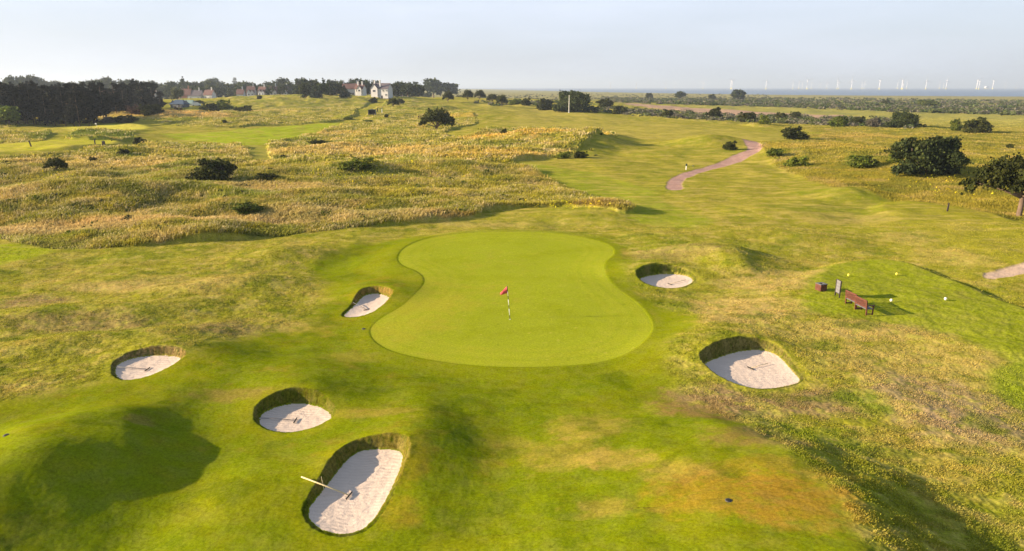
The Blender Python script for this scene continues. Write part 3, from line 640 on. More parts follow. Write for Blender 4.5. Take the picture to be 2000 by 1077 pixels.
ARCH = {'haw': [A_haw(11), A_haw(12)], 'wind': [A_wind(15)], 'bush': [A_bush(21), A_bush(22), A_bush(23)], 'green': [A_bush(31, (.13,.165,.018), (.20,.21,.025)), A_bush(32, (.10,.135,.018), (.17,.18,.02))],
        'grey': [A_bush(41, GY, (.12,.115,.06)), A_bush(42, GY, (.17,.15,.10))], 'broad': [A_broad(51), A_broad(52), A_broad(53, DG, BL)], 'lime': [A_broad(55, (.16,.21,.02), (.24,.26,.03))],
        'pine': [A_pine(61), A_pine(62), A_pine(63), A_pine(64)], 'conif': [A_conifer(71), A_conifer(72)], 'poplar': [A_poplar(75)], 'brown': [A_bush(81, (.085,.05,.04), (.12,.07,.05))], 'pale': [A_broad(85, (.13,.145,.075), (.2,.2,.09))]}
ARCH['dense'] = [tuple(A_bush(91, (.045,.062,.018), (.075,.09,.02), .04, 16000))]
NAME = {'dense': 'broadleaf_tree', 'haw': 'hawthorn_tree', 'wind': 'hawthorn_tree', 'bush': 'bush', 'green': 'bush', 'grey': 'bush', 'broad': 'broadleaf_tree', 'lime': 'broadleaf_tree', 'pine': 'pine_tree', 'conif': 'conifer_tree', 'poplar': 'poplar_tree', 'brown': 'bush', 'pale': 'broadleaf_tree'}
WID = {'dense': 1.45, 'haw': 1.9, 'wind': 2.2, 'bush': 1.45, 'green': 1.45, 'grey': 1.45, 'broad': .92, 'lime': .92, 'pine': .5, 'conif': .62, 'poplar': .3, 'brown': 1.45, 'pale': .92}
_tc = [0]
def plant(kind, x, y, z, h, wd, label, cat, group=None, rz=None, part_small=False):
    ms = ARCH[kind]; c, t_ = ms[_tc[0] % len(ms)]; _tc[0] += 1
    k = wd/WID[kind]
    r = empty(NAME[kind], (x, y, z), rz if rz is not None else random.uniform(0, 6.28) if kind not in ('haw', 'wind') else random.uniform(-.4, .4), label, cat, group, scale=(k, k, h))
    link(t_.name.split('.')[0], t_, r); link(c.name.split('.')[0], c, r)
    return r
def at_px(rows):
    """rows: (kind, px, py_base, py_top, width_px, label, cat, group)"""
    x, y, z = G([r[1] for r in rows], [r[2] for r in rows])
    for i, r in enumerate(rows):
        dp = depth(x[i], y[i], z[i]); s = dp/F
        plant(r[0], x[i], y[i], z[i]-.05-(.12*(r[2]-r[3])*s if r[0] in ('bush', 'green', 'dense') else 0), (r[2]-r[3])*s*1.02, r[4]*s, r[5], r[6], r[7] if len(r) > 7 else None)
at_px([
 ('haw', 853,256,214,72, 'dark domed hawthorn tree with bare forked trunks alone in the straw grass, centre left', 'tree'),
 ('wind', 1984,424,312,185, 'large hawthorn with a leaning trunk cut off by the right edge', 'tree'),
 ('dense', 1803,336,240,134, 'tall dark double thicket casting a long shadow, largest bush on the right side', 'bush'),
 ('bush', 416,356,301,96, 'dark spreading bush alone in tall grass on the left, biggest one there', 'bush'),
 ('haw', 110,337,311,46, 'low dark scraggly hawthorn below the far left teeing ground', 'bush'),
 ('bush', 272,282,263,30, 'small dark bush right of the far left teeing ground, the upper of two', 'bush'),
 ('bush', 240,298,283,26, 'small dark bush right of the far left teeing ground, the lower of two', 'bush'),
 ('bush', 182,316,304,18, 'tiny dark bush below the end of the far left teeing ground', 'bush'),
 ('bush', 32,376,356,26, 'small dark bush near the left edge below the scraggly hawthorn', 'bush'),
 ('bush', 1551,273,242,54, 'round dark bush standing beyond the bend of the pink path', 'bush'),
 ('bush', 1425,293,271,32, 'small dark bush touching the far end of the pink path', 'bush'),
 ('bush', 1133,309,290,34, 'small green bush at the foot of the golden dune in the centre', 'bush'),
 ('green', 1100,309,294,34, 'low yellow green bush left of the small bush under the golden dune', 'bush'),
 ('green', 1512,305,284,40, 'low bush in the grass just right of the pink path bend', 'bush'),
 ('green', 1558,326,301,58, 'low green bush on the slope below the round dark bush', 'bush'),
 ('green', 1680,326,297,72, 'wide low olive bush on the slope left of the tall double thicket', 'bush'),
 ('green', 1747,318,298,34, 'small green bush touching the left side of the tall double thicket', 'bush'),
 ('bush', 1972,291,277,16, 'tiny bush alone in the grass near the right edge above the hawthorn', 'bush'),
 ('bush', 1908,260,224,68, 'broad dark bush in the right meadow beyond the double thicket', 'bush'),
 ('green', 1867,256,226,24, 'thin pale green shrub left of the broad dark bush in the right meadow', 'bush'),
 ('dense', 1766,250,208,60, 'tall dark bush at the right end of the scrub belt', 'bush'),
 ('dense', 1122,219,163,78, 'biggest tree in the middle distance behind the white pole', 'tree'),
 ('bush', 1181,209,188,38, 'dark bush right behind the biggest tree', 'bush'),
 ('bush', 1209,223,201,36, 'dark round bush in the belt, second to the right of the biggest tree', 'bush'),
 ('bush', 1063,213,186,44, 'dark bush left of the biggest tree', 'bush'),
 ('bush', 1027,206,188,24, 'bush at the left end of the scrub belt beyond the centre fairway', 'bush'),
 ('green', 1006,205,191,26, 'lighter green bush at the left end of the scrub belt', 'bush'),
 ('bush', 1302,229,212,30, 'small olive bush in the belt midway between the biggest tree and the pink path', 'bush'),
 ('bush', 1396,232,205,36, 'domed dark bush in the belt above the pink path start', 'bush'),
 ('bush', 1462,238,212,42, 'wide dark bush in the belt above the pink path bend', 'bush'),
 ('green', 1492,242,222,26, 'green bush beside the wide one above the pink path bend', 'bush'),
 ('bush', 1525,233,218,28, 'flat topped dark bush in the belt, left of a similar one', 'bush'),
 ('bush', 1554,231,213,26, 'flat topped dark bush in the belt, right of a similar one', 'bush'),
 ('green', 1636,248,221,44, 'olive bush in the belt between the round bush and the tall dark one', 'bush'),
 ('bush', 1674,244,224,34, 'dark bush in the belt left of the tall dark one', 'bush'),
 ('grey', 1704,248,226,36, 'grey green bush in the belt next to the tall dark one', 'bush'),
 ('broad', 1441,198,177,30, 'dark rounded tree standing highest in the far scrub on the right', 'tree'),
 ('broad', 1329,196,179,24, 'flat dark tree in the far scrub below the sea', 'tree'),
 ('broad', 1267,194,182,14, 'small dark tree at the left end of the far scrub', 'tree'),
 ('bush', 1391,195,182,20, 'small bush in the far scrub left of the dark rounded tree', 'bush'),
 ('bush', 1730,205,192,18, 'dark bush in the far scrub behind the tall dark bush', 'bush'),
 ('green', 1812,206,192,50, 'bright green patch of bushes in the far scrub on the right', 'bush'),
 ('broad', 847,193,157,44, 'dark round headed tree right of the white house, taller of a pair', 'tree'),
 ('broad', 878,193,163,46, 'dark spreading tree right of the white house, lower of a pair', 'tree'),
 ('haw', 875,203,182,24, 'small leaning hawthorn beneath the dark pair of trees', 'tree'),
 ('haw', 914,202,181,22, 'leggy small tree on the skyline ridge, left of the belt', 'tree'),
 ('haw', 937,202,184,24, 'leggy small tree on the ridge, second from the dark pair', 'tree'),
 ('haw', 962,201,185,24, 'leggy small tree on the ridge, third from the dark pair', 'tree'),
 ('haw', 980,208,187,24, 'low branching tree at the corner of the centre fairway', 'tree'),
 ('bush', 730,202,189,20, 'round bush on the ridge above the black shelter', 'bush'),
 ('haw', 768,210,193,24, 'flat crowned hawthorn right of the black shelter, left of a pair', 'tree'),
 ('haw', 781,208,195,20, 'flat crowned hawthorn right of the black shelter, right of a pair', 'tree'),
 ('bush', 755,230,222,10, 'tiny square bush below and right of the black shelter', 'bush'),
 ('bush', 412,219,192,40, 'dark half of the big bush mass left of the dunes', 'bush'),
 ('green', 436,214,192,42, 'lighter half of the big bush mass left of the dunes', 'bush'),
 ('bush', 466,219,207,18, 'small bush left of the ragged dark one in the dunes', 'bush'),
 ('bush', 483,220,202,26, 'ragged dark bush in the dunes right of the bush mass', 'bush'),
 ('bush', 439,238,230,12, 'tiny bush on the slope under the bush mass', 'bush'),
 ('bush', 526,192,179,18, 'bush on the dune crest below the white gabled houses', 'bush'),
 ('bush', 507,198,187,12, 'small dark bush on the dune face below the white gabled houses', 'bush'),
 ('bush', 615,188,184,10, 'tiny brown bush on the ridge', 'bush'),
 ('broad', 420,188,154,34, 'isolated round tree with bare trunk at the edge of the village', 'tree'),
 ('broad', 450,186,164,26, 'isolated lower tree right of the one with a bare trunk', 'tree'),
 ('broad', 480,188,166,20, 'thin crowned tree left of the white gabled houses', 'tree'),
 ('poplar', 461,180,153,8, 'slim pointed poplar above the village skyline', 'tree'),
 ('lime', 19,244,206,50, 'bright lime green round tree in front of the dark pine wood', 'tree'),
 ('conif', 361,196,154,28, 'grey green pointed conifer behind the blue roofed shed', 'tree'),
 ('pale', 326,198,168,24, 'pale leafed tree between the pine wood and the conifer', 'tree'),
 ('pale', 348,200,172,26, 'pale green tree in front of the pointed conifer', 'tree'),
 ('broad', 376,193,170,20, 'dark tree right of the pointed conifer', 'tree'),
 ('brown', 345,224,206,28, 'dark purple brown bush left of the blue roofed shed', 'bush'),
 ('bush', 300,234,208,54, 'large dark green bush in front of the end of the pine wood', 'bush'),
 ('brown', 270,232,212,44, 'brownish bush in front of the pine wood', 'bush'),
 ('bush', 245,240,222,50, 'low dark bush at the foot of the pine wood, right part', 'bush'),
 ('grey', 215,240,226,40, 'grey green bush at the foot of the pine wood', 'bush'),
 ('bush', 391,208,198,30, 'low hedge bush right of the blue roofed shed', 'bush'),
 # low scrub inside the rough
 ('green', 697,330,306,76, 'wide low dark shrub in the middle of the tall grass', 'bush'),
 ('green', 488,416,389,72, 'bright green leafy shrub low in the tall grass above the mown edge', 'bush'),
 ('bush', 516,352,335,58, 'low dark scrub right of the biggest bush on the left', 'bush'),
 ('bush', 622,284,275,42, 'low flat dark shrub below the bright far fairway', 'bush'),
 ('bush', 553,308,300,16, 'tiny dark shrub in the tall grass, left of a row of three', 'bush'),
 ('bush', 600,309,301,20, 'tiny dark shrub in the tall grass, middle of a row of three', 'bush'),
 ('bush', 637,308,299,18, 'tiny dark shrub in the tall grass, right of a row of three', 'bush'),
 ('green', 720,240,232,30, 'low green scrub below the black shelter', 'bush'),
 ('green', 680,234,226,26, 'scrub at the upper right end of the bright far fairway', 'bush'),
 ('bush', 985,262,249,16, 'small dark bush on the left shoulder of the golden dune', 'bush'),
])
# pine wood: each tree on its own
g = random.Random(5)
xs, ys_ = [], []
for row in range(5):
    for k in range(26-row*1):
        px = -110+k*17.6+g.uniform(-6, 6)+row*3; base = np.interp(px, [-120, 0, 100, 200, 260, 325], [246, 243, 243, 239, 226, 212])-row*5.0*np.interp(px, [0, 320], [1, .75])
        if px > 322-row*2: continue
        xs.append(px); ys_.append(base)
    if row == 0: NF = len(xs)
X, Y, Z = G(xs, ys_)
for i in range(len(X)):
    dp = depth(X[i], Y[i], Z[i]); top = np.interp(xs[i], [-100, 0, 60, 120, 180, 225, 240, 262, 300, 322], [157, 160, 161, 163, 166, 171, 167, 158, 160, 190])+g.uniform(-3, 5)
    h = (ys_[i]-top)*dp/F
    fr = i < NF; rt_ = xs[i] > 235
    lb = ('bare stemmed pine along the front edge of the dark wood at the far left' if not rt_ else 'taller dark pine at the front of the right end of the wood') if fr else ('dark pine crowded deep inside the wood at the far left' if not rt_ else 'dark pine deep inside the right end of the wood')
    gp = ('pines along the front of the dark wood' if not rt_ else 'pines at the front of the right end of the wood') if fr else ('pines deep inside the dark wood' if not rt_ else 'pines deep inside the right end of the wood')
    plant('pine', X[i], Y[i], Z[i]-.2, h, h*g.uniform(.42, .56), lb, 'tree', gp)
SKY = [('hazy tree rising above the dark pine wood on the skyline', 'skyline trees above the pine wood'), ('hazy tree on the skyline behind the right end of the pine wood', 'skyline trees behind the right end of the wood'), ('hazy tree on the skyline between the pine wood and the slim poplar', 'skyline trees left of the poplar'),
       ('hazy tree on the skyline behind the row of white gabled houses', 'skyline trees behind the gabled houses'), ('broad tree among the pointed conifers on the skyline', 'broad trees among the conifers'), ('hazy tree on the skyline behind the ridge houses', 'skyline trees behind the ridge houses')]
# skyline trees beyond the village
for kx, (px, top, kind, wpx) in enumerate([(p+g.uniform(-4, 4), np.interp(p, [-60,0,50,60,75,112,130,150,165,190,215,240,300,345,380,410,440,470,500,540,560,572,590,615,640,665,690,705,750,780,800,822], [158,162,158,152,147,149,155,159,157,164,156,152,157,162,158,160,158,163,159,162,158,154,157,152,154,152,160,153,158,160,160,166])+g.uniform(-1.5, 2.5), 'broad', g.uniform(20, 32)) for p in list(range(-60, 840, 12))+list(range(330, 700, 15))]):
    if 598 < px < 690 and kx % 2: kind = 'conif'
    if 738 < px < 782: continue
    D = 900 if kx < 75 else 780
    D += g.uniform(-60, 60)-200*(px > 600); x = (px-1000)/F*D*1.0; y = D*.99; z = float(HFULL(np.array([x]), np.array([y]))[0])
    topz = CZ+math.tan(R(math.degrees(math.atan((538.5-top)/F))-PITCH))*math.hypot(y, 0)
    h = max(7, topz-z)
    if kx >= 75: h *= .8
    plant(kind, x, y, z-.3, h, max(wpx*D/F*1.0, h*.55), SKY[sum(px > q for q in (235, 320, 470, 595, 690))][0] if kind == 'broad' else 'pointed conifer in the dark clump on the skyline left of the red roofed house', 'tree', SKY[sum(px > q for q in (235, 320, 470, 595, 690))][1] if kind == 'broad' else 'conifers on the skyline left of the houses')
# trees and hedges packed round the houses on the ridge
ORD = 'first second third fourth fifth sixth seventh eighth ninth tenth eleventh twelfth thirteenth fourteenth fifteenth sixteenth seventeenth eighteenth nineteenth twentieth twenty-first twenty-second twenty-third twenty-fourth twenty-fifth twenty-sixth twenty-seventh twenty-eighth twenty-ninth thirtieth'.split()
rows = []
for px, b, tp, wpx, kd in sorted([(600,186,168,26,'broad'),(622,186,166,26,'broad'),(645,188,168,26,'green'),(662,188,170,26,'broad'),(682,188,172,24,'broad'),(700,189,174,24,'bush'),(718,189,174,24,'broad'),(735,189,158,20,'broad'),(745,190,180,24,'brown'),(762,189,179,20,'bush'),(778,189,178,22,'bush'),(786,192,164,24,'broad'),(798,192,162,26,'broad'),(812,192,161,18,'poplar'),(820,192,168,22,'pale'),(805,193,180,30,'bush'),(832,193,178,26,'bush'),(560,185,172,24,'broad'),(580,185,170,24,'broad'),(898,196,184,20,'bush')]):
    rows.append((kd, px, b, tp, wpx, ORD[len(rows)]+' from the left of the dark trees and hedges round the ridge houses', 'tree', 'trees and hedges round the ridge houses'))
at_px(rows)
# ------------------------------------------------------------------ scrub that nobody could count
def scrub(name, label, px, py, size, cols, seed, hf=.6, leaf=.35, per=34):
    x, y, z = G(px, py); g = np.random.default_rng(seed); k = len(x); s = size*(.6+.9*g.random(k))
    d = g.normal(size=(k, per, 3)); d /= np.linalg.norm(d, axis=2)[:, :, None]; d[:, :, 2] = np.abs(d[:, :, 2])
    c = np.stack([x, y, z], 1)[:, None, :]+d*s[:, None, None]*np.array([1, 1, hf])*(.55+.5*g.random((k, per, 1)))
    V, Fq = quads(c.reshape(-1, 3), k*per, np.repeat(s, per)*leaf*(.6+.8*g.random(k*per)), seed=seed)
    ci = np.clip(((fbm(x/(size*7), y/(size*9), 3, seed+200)+.35*g.normal(size=k)*.6)*.9+.5)*len(cols), 0, len(cols)-1).astype(int); base = np.array(cols)[ci]*(1+.4*(g.random((k, 1))-.5)); cc = np.repeat(base, per, 0)*(1+.4*(g.random((k*per, 1))-.5))
    tag(link(name, bigmesh(name, V, Fq, LEAF, False, np.repeat(cc, 4, 0))), label, kind='stuff')
g2 = np.random.default_rng(9)
GYS = [(.15,.14,.095), (.12,.115,.075), (.085,.10,.03), (.06,.085,.02), (.10,.12,.05), (.12,.11,.085)]
lx = g2.uniform(1140, 1790, 900); t_ = np.interp(lx, [1140,1210,1400,1560,1640,1790], [213,223,236,243,246,252]); 
scrub('scrub_belt', 'grey green sea buckthorn scrub along the far edge of the centre fairway', lx, t_-g2.random(900)**1.5*np.interp(lx, [1140, 1300, 1800], [14, 12, 20]), 1.7, GYS, 3)
lx = g2.uniform(890, 1140, 260); scrub('scrub_belt', 'scrub left of the biggest tree in the middle distance', lx, np.interp(lx, [890,1000,1060,1140], [197,203,209,214])-g2.random(260)*9, 2.0, GYS, 4)
lx = g2.uniform(1180, 2350, 4200); u_ = g2.random(4200); scrub('coastal_scrub', 'wide belt of grey and green scrub between the meadow and the sea', lx, np.interp(lx, [1180,1300,1500,1750,2000,2350], [199,204,209,219,226,232])-u_*np.interp(lx, [1180,1400,1700,2350], [9,14,25,34]), 2.6, GYS+[(.08,.105,.03)], 5, hf=.55, leaf=.42, per=24)
lx = g2.uniform(930, 1500, 500); scrub('coastal_scrub', 'thin scattered scrub on the far marsh below the sea', lx, 184+g2.random(500)*np.interp(lx, [930, 1500], [14, 8]), 2.2, GYS, 6, hf=.4)
lx = g2.uniform(-60, 1180, 1500); ly = 245+g2.random(1500)**1.3*215; wx, wy = U(lx, ly); q = (tallmask(wx, wy) < -1.5) & (fbm(wx/9, wy/9, 2, 97) > .02)
scrub('rough_weeds', 'low dark green weeds and brambles dotted through the tall grass', lx[q], ly[q], .42, [(.05,.065,.012), (.075,.10,.012), (.045,.05,.015)], 17, hf=.8, leaf=.5, per=16)
lx = np.concatenate([g2.normal(720, 90, 500), g2.normal(115, 40, 120), g2.normal(1110, 40, 90), g2.normal(1850, 70, 160)]); ly = np.concatenate([g2.normal(340, 16, 500), g2.normal(352, 8, 120), g2.normal(400, 7, 90), g2.normal(345, 20, 160)]); wx, wy = U(lx, ly); q = tallmask(wx, wy) < -1.
scrub('ragwort', 'scattered yellow wild flowers among the tall grass', lx[q], ly[q], .16, [(.62,.50,.01), (.50,.46,.02)], 18, hf=3.2, leaf=.7, per=5)
# ------------------------------------------------------------------ tall grass tufts
def grass(name, label, x, y, h, spread, nb, seed, wmul=1.0):
    g = np.random.default_rng(seed); z = HFULL(x, y); k = len(x)
    base = ground_colour(x, y)*np.array((1.13, 1.07, .95))*(1+.25*(g.random((k, 1))-.5)); q_ = (g.random((k, 1)) < np.clip(.16+.5*fbm(x/7, y/6, 3, 50)[:, None], .03, .4)) & ((x/np.maximum(y, 1))[:, None] < .25); base[:, 2] += .006; base = np.where(q_, base*.4+np.array((.62,.50,.27))*.6, base)
    K = k*nb; c = np.repeat(np.stack([x, y, z-.06], 1), nb, 0)
    a = g.random(K)*6.283; r = np.repeat(spread, nb)*np.sqrt(g.random(K)); c[:, 0] += r*np.cos(a); c[:, 1] += r*np.sin(a)
    H = np.repeat(h, nb)*(.55+.6*g.random(K)); lx = .28+.35*g.normal(size=K); ly = .1+.35*g.normal(size=K)
    W = H*.075*wmul*(.6+.8*g.random(K)); b_ = g.random(K)*3.1416; wx = np.cos(b_)*W; wy = np.sin(b_)*W
    mid = c+np.stack([lx*H*.35, ly*H*.35, H*.62], 1); tip = c+np.stack([lx*H, ly*H, H*(1-.25*np.abs(lx))], 1)
    wv = np.stack([wx, wy, 0*wx], 1)
    V = np.stack([c-wv*.8, c+wv*.8, mid+wv, mid-wv, tip+wv*.5, tip-wv*.5], 1).reshape(-1, 3)
    i = np.arange(K)*6; Fq = np.concatenate([np.stack([i, i+1, i+2, i+3], 1), np.stack([i+3, i+2, i+4, i+5], 1)])
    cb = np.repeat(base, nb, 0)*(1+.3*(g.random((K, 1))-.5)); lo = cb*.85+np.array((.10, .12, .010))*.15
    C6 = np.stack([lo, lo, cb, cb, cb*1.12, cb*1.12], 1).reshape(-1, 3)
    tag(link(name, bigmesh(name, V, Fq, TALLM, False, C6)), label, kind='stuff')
def scatter(n, d0, d1, seed, p=1.6, tmax=-.12):
    g = np.random.default_rng(seed); d = (d0**(1-p)+(d1**(1-p)-d0**(1-p))*g.random(n))**(1/(1-p)); t_ = g.uniform(-.92, .92, n); x = t_*d; y = d
    s = tallmask(x, y); k = s < tmax; return x[k], y[k], s[k]
x, y, s = scatter(230000, 48, 130, 1, 1.5); sz = .42+.12*fbm(x/4, y/4, 2, 60)+.1*rng.random(len(x))
keep = x > -1e9
sz = sz*np.where(x/y > .25, .6, 1.0)
grass('tall_grass', 'tall straw coloured seeding grass over the near rough', x[keep], y[keep], sz[keep], .30+.004*y[keep], 6, 2, 1.0)
x, y, s = scatter(90000, 130, 420, 3, 1.7); grass('tall_grass', 'tall golden grass over the distant dunes', x, y, .8*(.6+.15*rng.random(len(x))+.15*fbm(x/9, y/9, 2, 63))*np.where(x/y > .25, .55, 1.0), .3+.004*y, 5, 4, 2.4)
# short dense tufts that roughen the mown semi-rough in the foreground
def semi(n, seed):
    g = np.random.default_rng(seed); p = 1.35; d0, d1 = 18., 75.; d = (d0**(1-p)+(d1**(1-p)-d0**(1-p))*g.random(n))**(1/(1-p)); x = g.uniform(-.95, .95, n)*d; y = d
    k = (sdist(GREEN, x, y, 3) > 1.2) & (tallmask(x, y) > .1) & (sdist(PATHR, x, y) > .3) & (sdist(PATHM, x, y) > .3) & (sdist(TEE1, x, y) > .3)
    k &= (sdist(LUSH, x, y, 3) > .2) & (fbm(x/1.3, y/1.0, 3, 66) > -.1)
    x, y = x[k], y[k]
    for b in BUNK:
        q = sdist(b['poly'], x, y, 3) > .55; x, y = x[q], y[q]
    return x, y
x, y = semi(260000, 8)
g = np.random.default_rng(12)
def short_grass():
    z = HFULL(x, y); k = len(x); nb = 4; K = k*nb
    lush = sdist(LUSH, x, y, 3) < 0; n1 = fbm(x/5, y/4, 5, 40, .6)+.5*g.normal(size=k)*.5
    base = ground_colour(x, y)*(1.2+.5*(g.random((k, 1))-.5))
    c = np.repeat(np.stack([x, y, z-.01], 1), nb, 0); c[:, :2] += g.normal(size=(K, 2))*.09
    H = (.025+.03*g.random(K))*np.repeat(np.where(lush, .6, 1.0), nb); lx = .3+.6*g.normal(size=K); ly = .6*g.normal(size=K); a = g.random(K)*3.14; W = .008+.008*g.random(K)+.0003*np.repeat(y, nb)
    wv = np.stack([np.cos(a)*W, np.sin(a)*W, 0*W], 1); tip = c+np.stack([lx*H, ly*H, H], 1)
    V = np.stack([c-wv, c+wv, tip+wv*.3, tip-wv*.3], 1).reshape(-1, 3)
    C4 = np.repeat(np.repeat(base, nb, 0), 4, 0)
    tag(link('short_grass', bigmesh('short_grass', V, np.arange(4*K).reshape(K, 4), TALLM, False, C4)), 'short wiry grass tufts over the mown semi-rough', kind='stuff')
short_grass()
# ------------------------------------------------------------------ furniture on the course
def P(px, py):
    a, b, c = G([px], [py]); return Vector((a[0], b[0], c[0]))
def ms(px, py):   # metres per photo pixel at that ground spot
    p = P(px, py); return depth(p.x, p.y, p.z)/F
WHITE = plain('white_paint', (.80, .78, .72), .5, .06); BLACK = plain('black_paint', (.02, .02, .02), .5, .1); RED = plain('red_cloth', (.55, .09, .10), .85, .15)
WOOD = plain('stained_teak', (.12, .042, .028), .6, .35, 9); DARKW = plain('dark_timber', (.045, .035, .03), .7, .3, 9); GREYP = plain('weathered_grey_board', (.13, .125, .125), .6, .15, 5); PALEW = plain('pale_ash_wood', (.62, .50, .27), .6, .12, 12)
YEL = plain('yellow_paint', (.85, .72, .08), .4, .05); IRON = plain('grey_iron', (.10, .10, .10), .5, .2, 8); SLAT = plain('faded_seat_slats', (.17, .165, .175), .7, .15, 9)
# pin
p = P(996, 624); fl = empty('flagstick', p, 0, 'black and white striped flagstick with a red pennant in the middle of the green', 'flagstick')
fl.rotation_euler = (R(1.5), R(-4.5), 0)
st = 2.35; seg = [(0, .30, BLACK), (.30, .75, WHITE), (.75, 1.0, BLACK), (1.0, 1.4, WHITE), (1.4, 1.65, BLACK), (1.65, 1.95, WHITE), (1.95, st, BLACK)]
for a, b_, mt in seg: MB().tube([(0, 0, a), (0, 0, b_)], [.019, .019], 8).obj('pole_section', mt, fl, True)
fb = MB(); nx = 9
vv = []; ff = []
for i in range(nx):
    u = i/(nx-1); xx = -.50*u; yy = .05*math.sin(u*7)*u**.5
    for s_, dz in ((1, .02), (-1, -.02)):
        pass
    top = st-.02-.30*u; bot = st-.50-.10*u; vv += [(xx, yy-.008, top-.14*u), (xx, yy-.008, bot), (xx, yy+.008, top-.14*u), (xx, yy+.008, bot)]
for i in range(nx-1):
    a = i*4; ff += [(a, a+1, a+5, a+4), (a+2, a+6, a+7, a+3), (a, a+4, a+6, a+2), (a+1, a+3, a+7, a+5)]
ff += [(0, 2, 3, 1), ((nx-1)*4, (nx-1)*4+1, (nx-1)*4+3, (nx-1)*4+2)]
fb.add(vv, ff).obj('flag', RED, fl, True)
MB().lathe([(.054, .004), (.058, .008), (.058, .012), (.05, .012)], 16).obj('cup_rim', WHITE, fl)
# far flag on the green at the left
p = P(190, 253); f2 = empty('flagstick', p, 0, 'small white flag on the pale far green at the left', 'flagstick')
MB().tube([(0, 0, 0), (0, 0, 2.2)], [.03, .03], 6).obj('pole', WHITE, f2); MB().box((-.28, 0, 1.95), (.55, .03, .42)).obj('flag', WHITE, f2)
# benches
def bench(loc, rz, label):
    r = empty('park_bench', loc, rz, label, 'bench', 'wooden benches by the tee')
    L = 1.25  # local: length along X, sits facing -Y... back at +Y
    for sx in (-1, 1):
        x_ = sx*(L/2-.04)
        MB().box((x_, .235, .50), (.07, .07, 1.0), m=Matrix.Rotation(R(-5), 3, 'X')).obj('leg', WOOD, r)
        MB().box((x_, -.235, .31), (.07, .07, .62)).obj('leg', WOOD, r)
        MB().box((x_, -.02, .645), (.085, .60, .045)).obj('armrest', WOOD, r)
        MB().box((x_, 0, .08), (.045, .42, .06)).obj('stretcher', WOOD, r)
    s = MB()
    for i in range(6): s.box((0, -.235+.09*i, .42), (L-.02, .075, .028))
    s.box((0, -.25, .38), (L-.08, .03, .07)); s.obj('seat', SLAT, r)
    k = MB(); k.box((0, .285, .97), (L, .045, .09)); k.box((0, .25, .52), (L-.08, .04, .07))
    for i in range(11): k.box((-L/2+.12+i*(L-.24)/10, .268, .745), (.062, .022, .40))
    k.obj('backrest', WOOD, r)
    return r
pa, pb = P(1664, 604), P(1678, 612)
d_ = (pb-pa); ang = math.atan2(d_.y, d_.x)
# facing direction is to the right of the picture: back side (+Y local) must point left
u_ = Vector((math.cos(ang), math.sin(ang), 0)); nrm = Vector((-u_.y, u_.x, 0))
rz = ang if nrm.x < 0 else ang+math.pi
for (q, lab) in ((P(1686, 610.5), 'nearer reddish wooden bench with a grey seat, its back to the sun beside the tee'), (P(1667, 598.5), 'farther reddish wooden bench partly hidden behind the nearer one by the tee')):
    bench(q, ang+math.pi if nrm.x > 0 else ang, lab)
# timber bin
p = P(1603, 567); r = empty('litter_bin', p, R(18), 'low square wooden litter bin with a grey lid left of the tee sign', 'litter bin')
bm = MB()
for a in range(4):
    for i in range(5):
        t_ = -.22+.11*i; rr = Matrix.Rotation(a*math.pi/2, 3, 'Z'); c = rr @ Vector((t_, .275, .24)); bm.box(c, (.10, .03, .46), rz=a*math.pi/2)
bm.obj('slatted_body', WOOD, r)
lb = MB(); lb.box((0, -.21, .495), (.62, .18, .04)); lb.box((0, .21, .495), (.62, .18, .04)); lb.box((-.22, 0, .495), (.18, .24, .04)); lb.box((.22, 0, .495), (.18, .24, .04)); lb.obj('lid', GREYP, r)
MB().lathe([(.13, .05), (.16, .40), (.15, .41)], 12).obj('liner', BLACK, r)
# tee sign
pa, pb = P(1631, 577), P(1639, 582); d_ = pb-pa; ang = math.atan2(d_.y, d_.x)
r = empty('tee_sign', (pa+pb)/2, ang, 'tall narrow dark framed notice board with grey panels standing edge on beside the tee', 'sign')
Wd = .62
for sx in (-1, 1): MB().box((sx*Wd/2, 0, .60), (.07, .07, 1.24)).obj('post', DARKW, r)
MB().box((0, 0, .74), (Wd-.08, .03, .92)).obj('board', GREYP, r)
for k in range(4): MB().box((0, 0, .74-.34+k*.235), (Wd-.12, .05, .19)).obj('panel', SLAT, r)
MB().box((0, 0, 1.215), (Wd-.071, .06, .03)).obj('rail', DARKW, r); MB().box((0, 0, .255), (Wd-.071, .06, .03)).obj('rail', DARKW, r)
# tee markers
for px, py, mt, lab in ((1657, 541, YEL, 'yellow tee marker nearer the notice board'), (1751, 539, YEL, 'yellow tee marker farther right, beyond the white ones'), (1740, 591, WHITE, 'white tee marker in the shadow of the benches'), (1846, 588, WHITE, 'white tee marker alone on the right of the tee')):
    r = empty('tee_marker', P(px, py), 0, lab, 'tee marker', 'tee markers')
    MB().lathe([(.006, -.05), (.012, .05)], 8).obj('spike', IRON, r); MB().lathe([(.03, .045), (.075, .09), (.095, .15), (.085, .21), (.05, .245), (.01, .26)], 14).obj('head', mt, r, True)
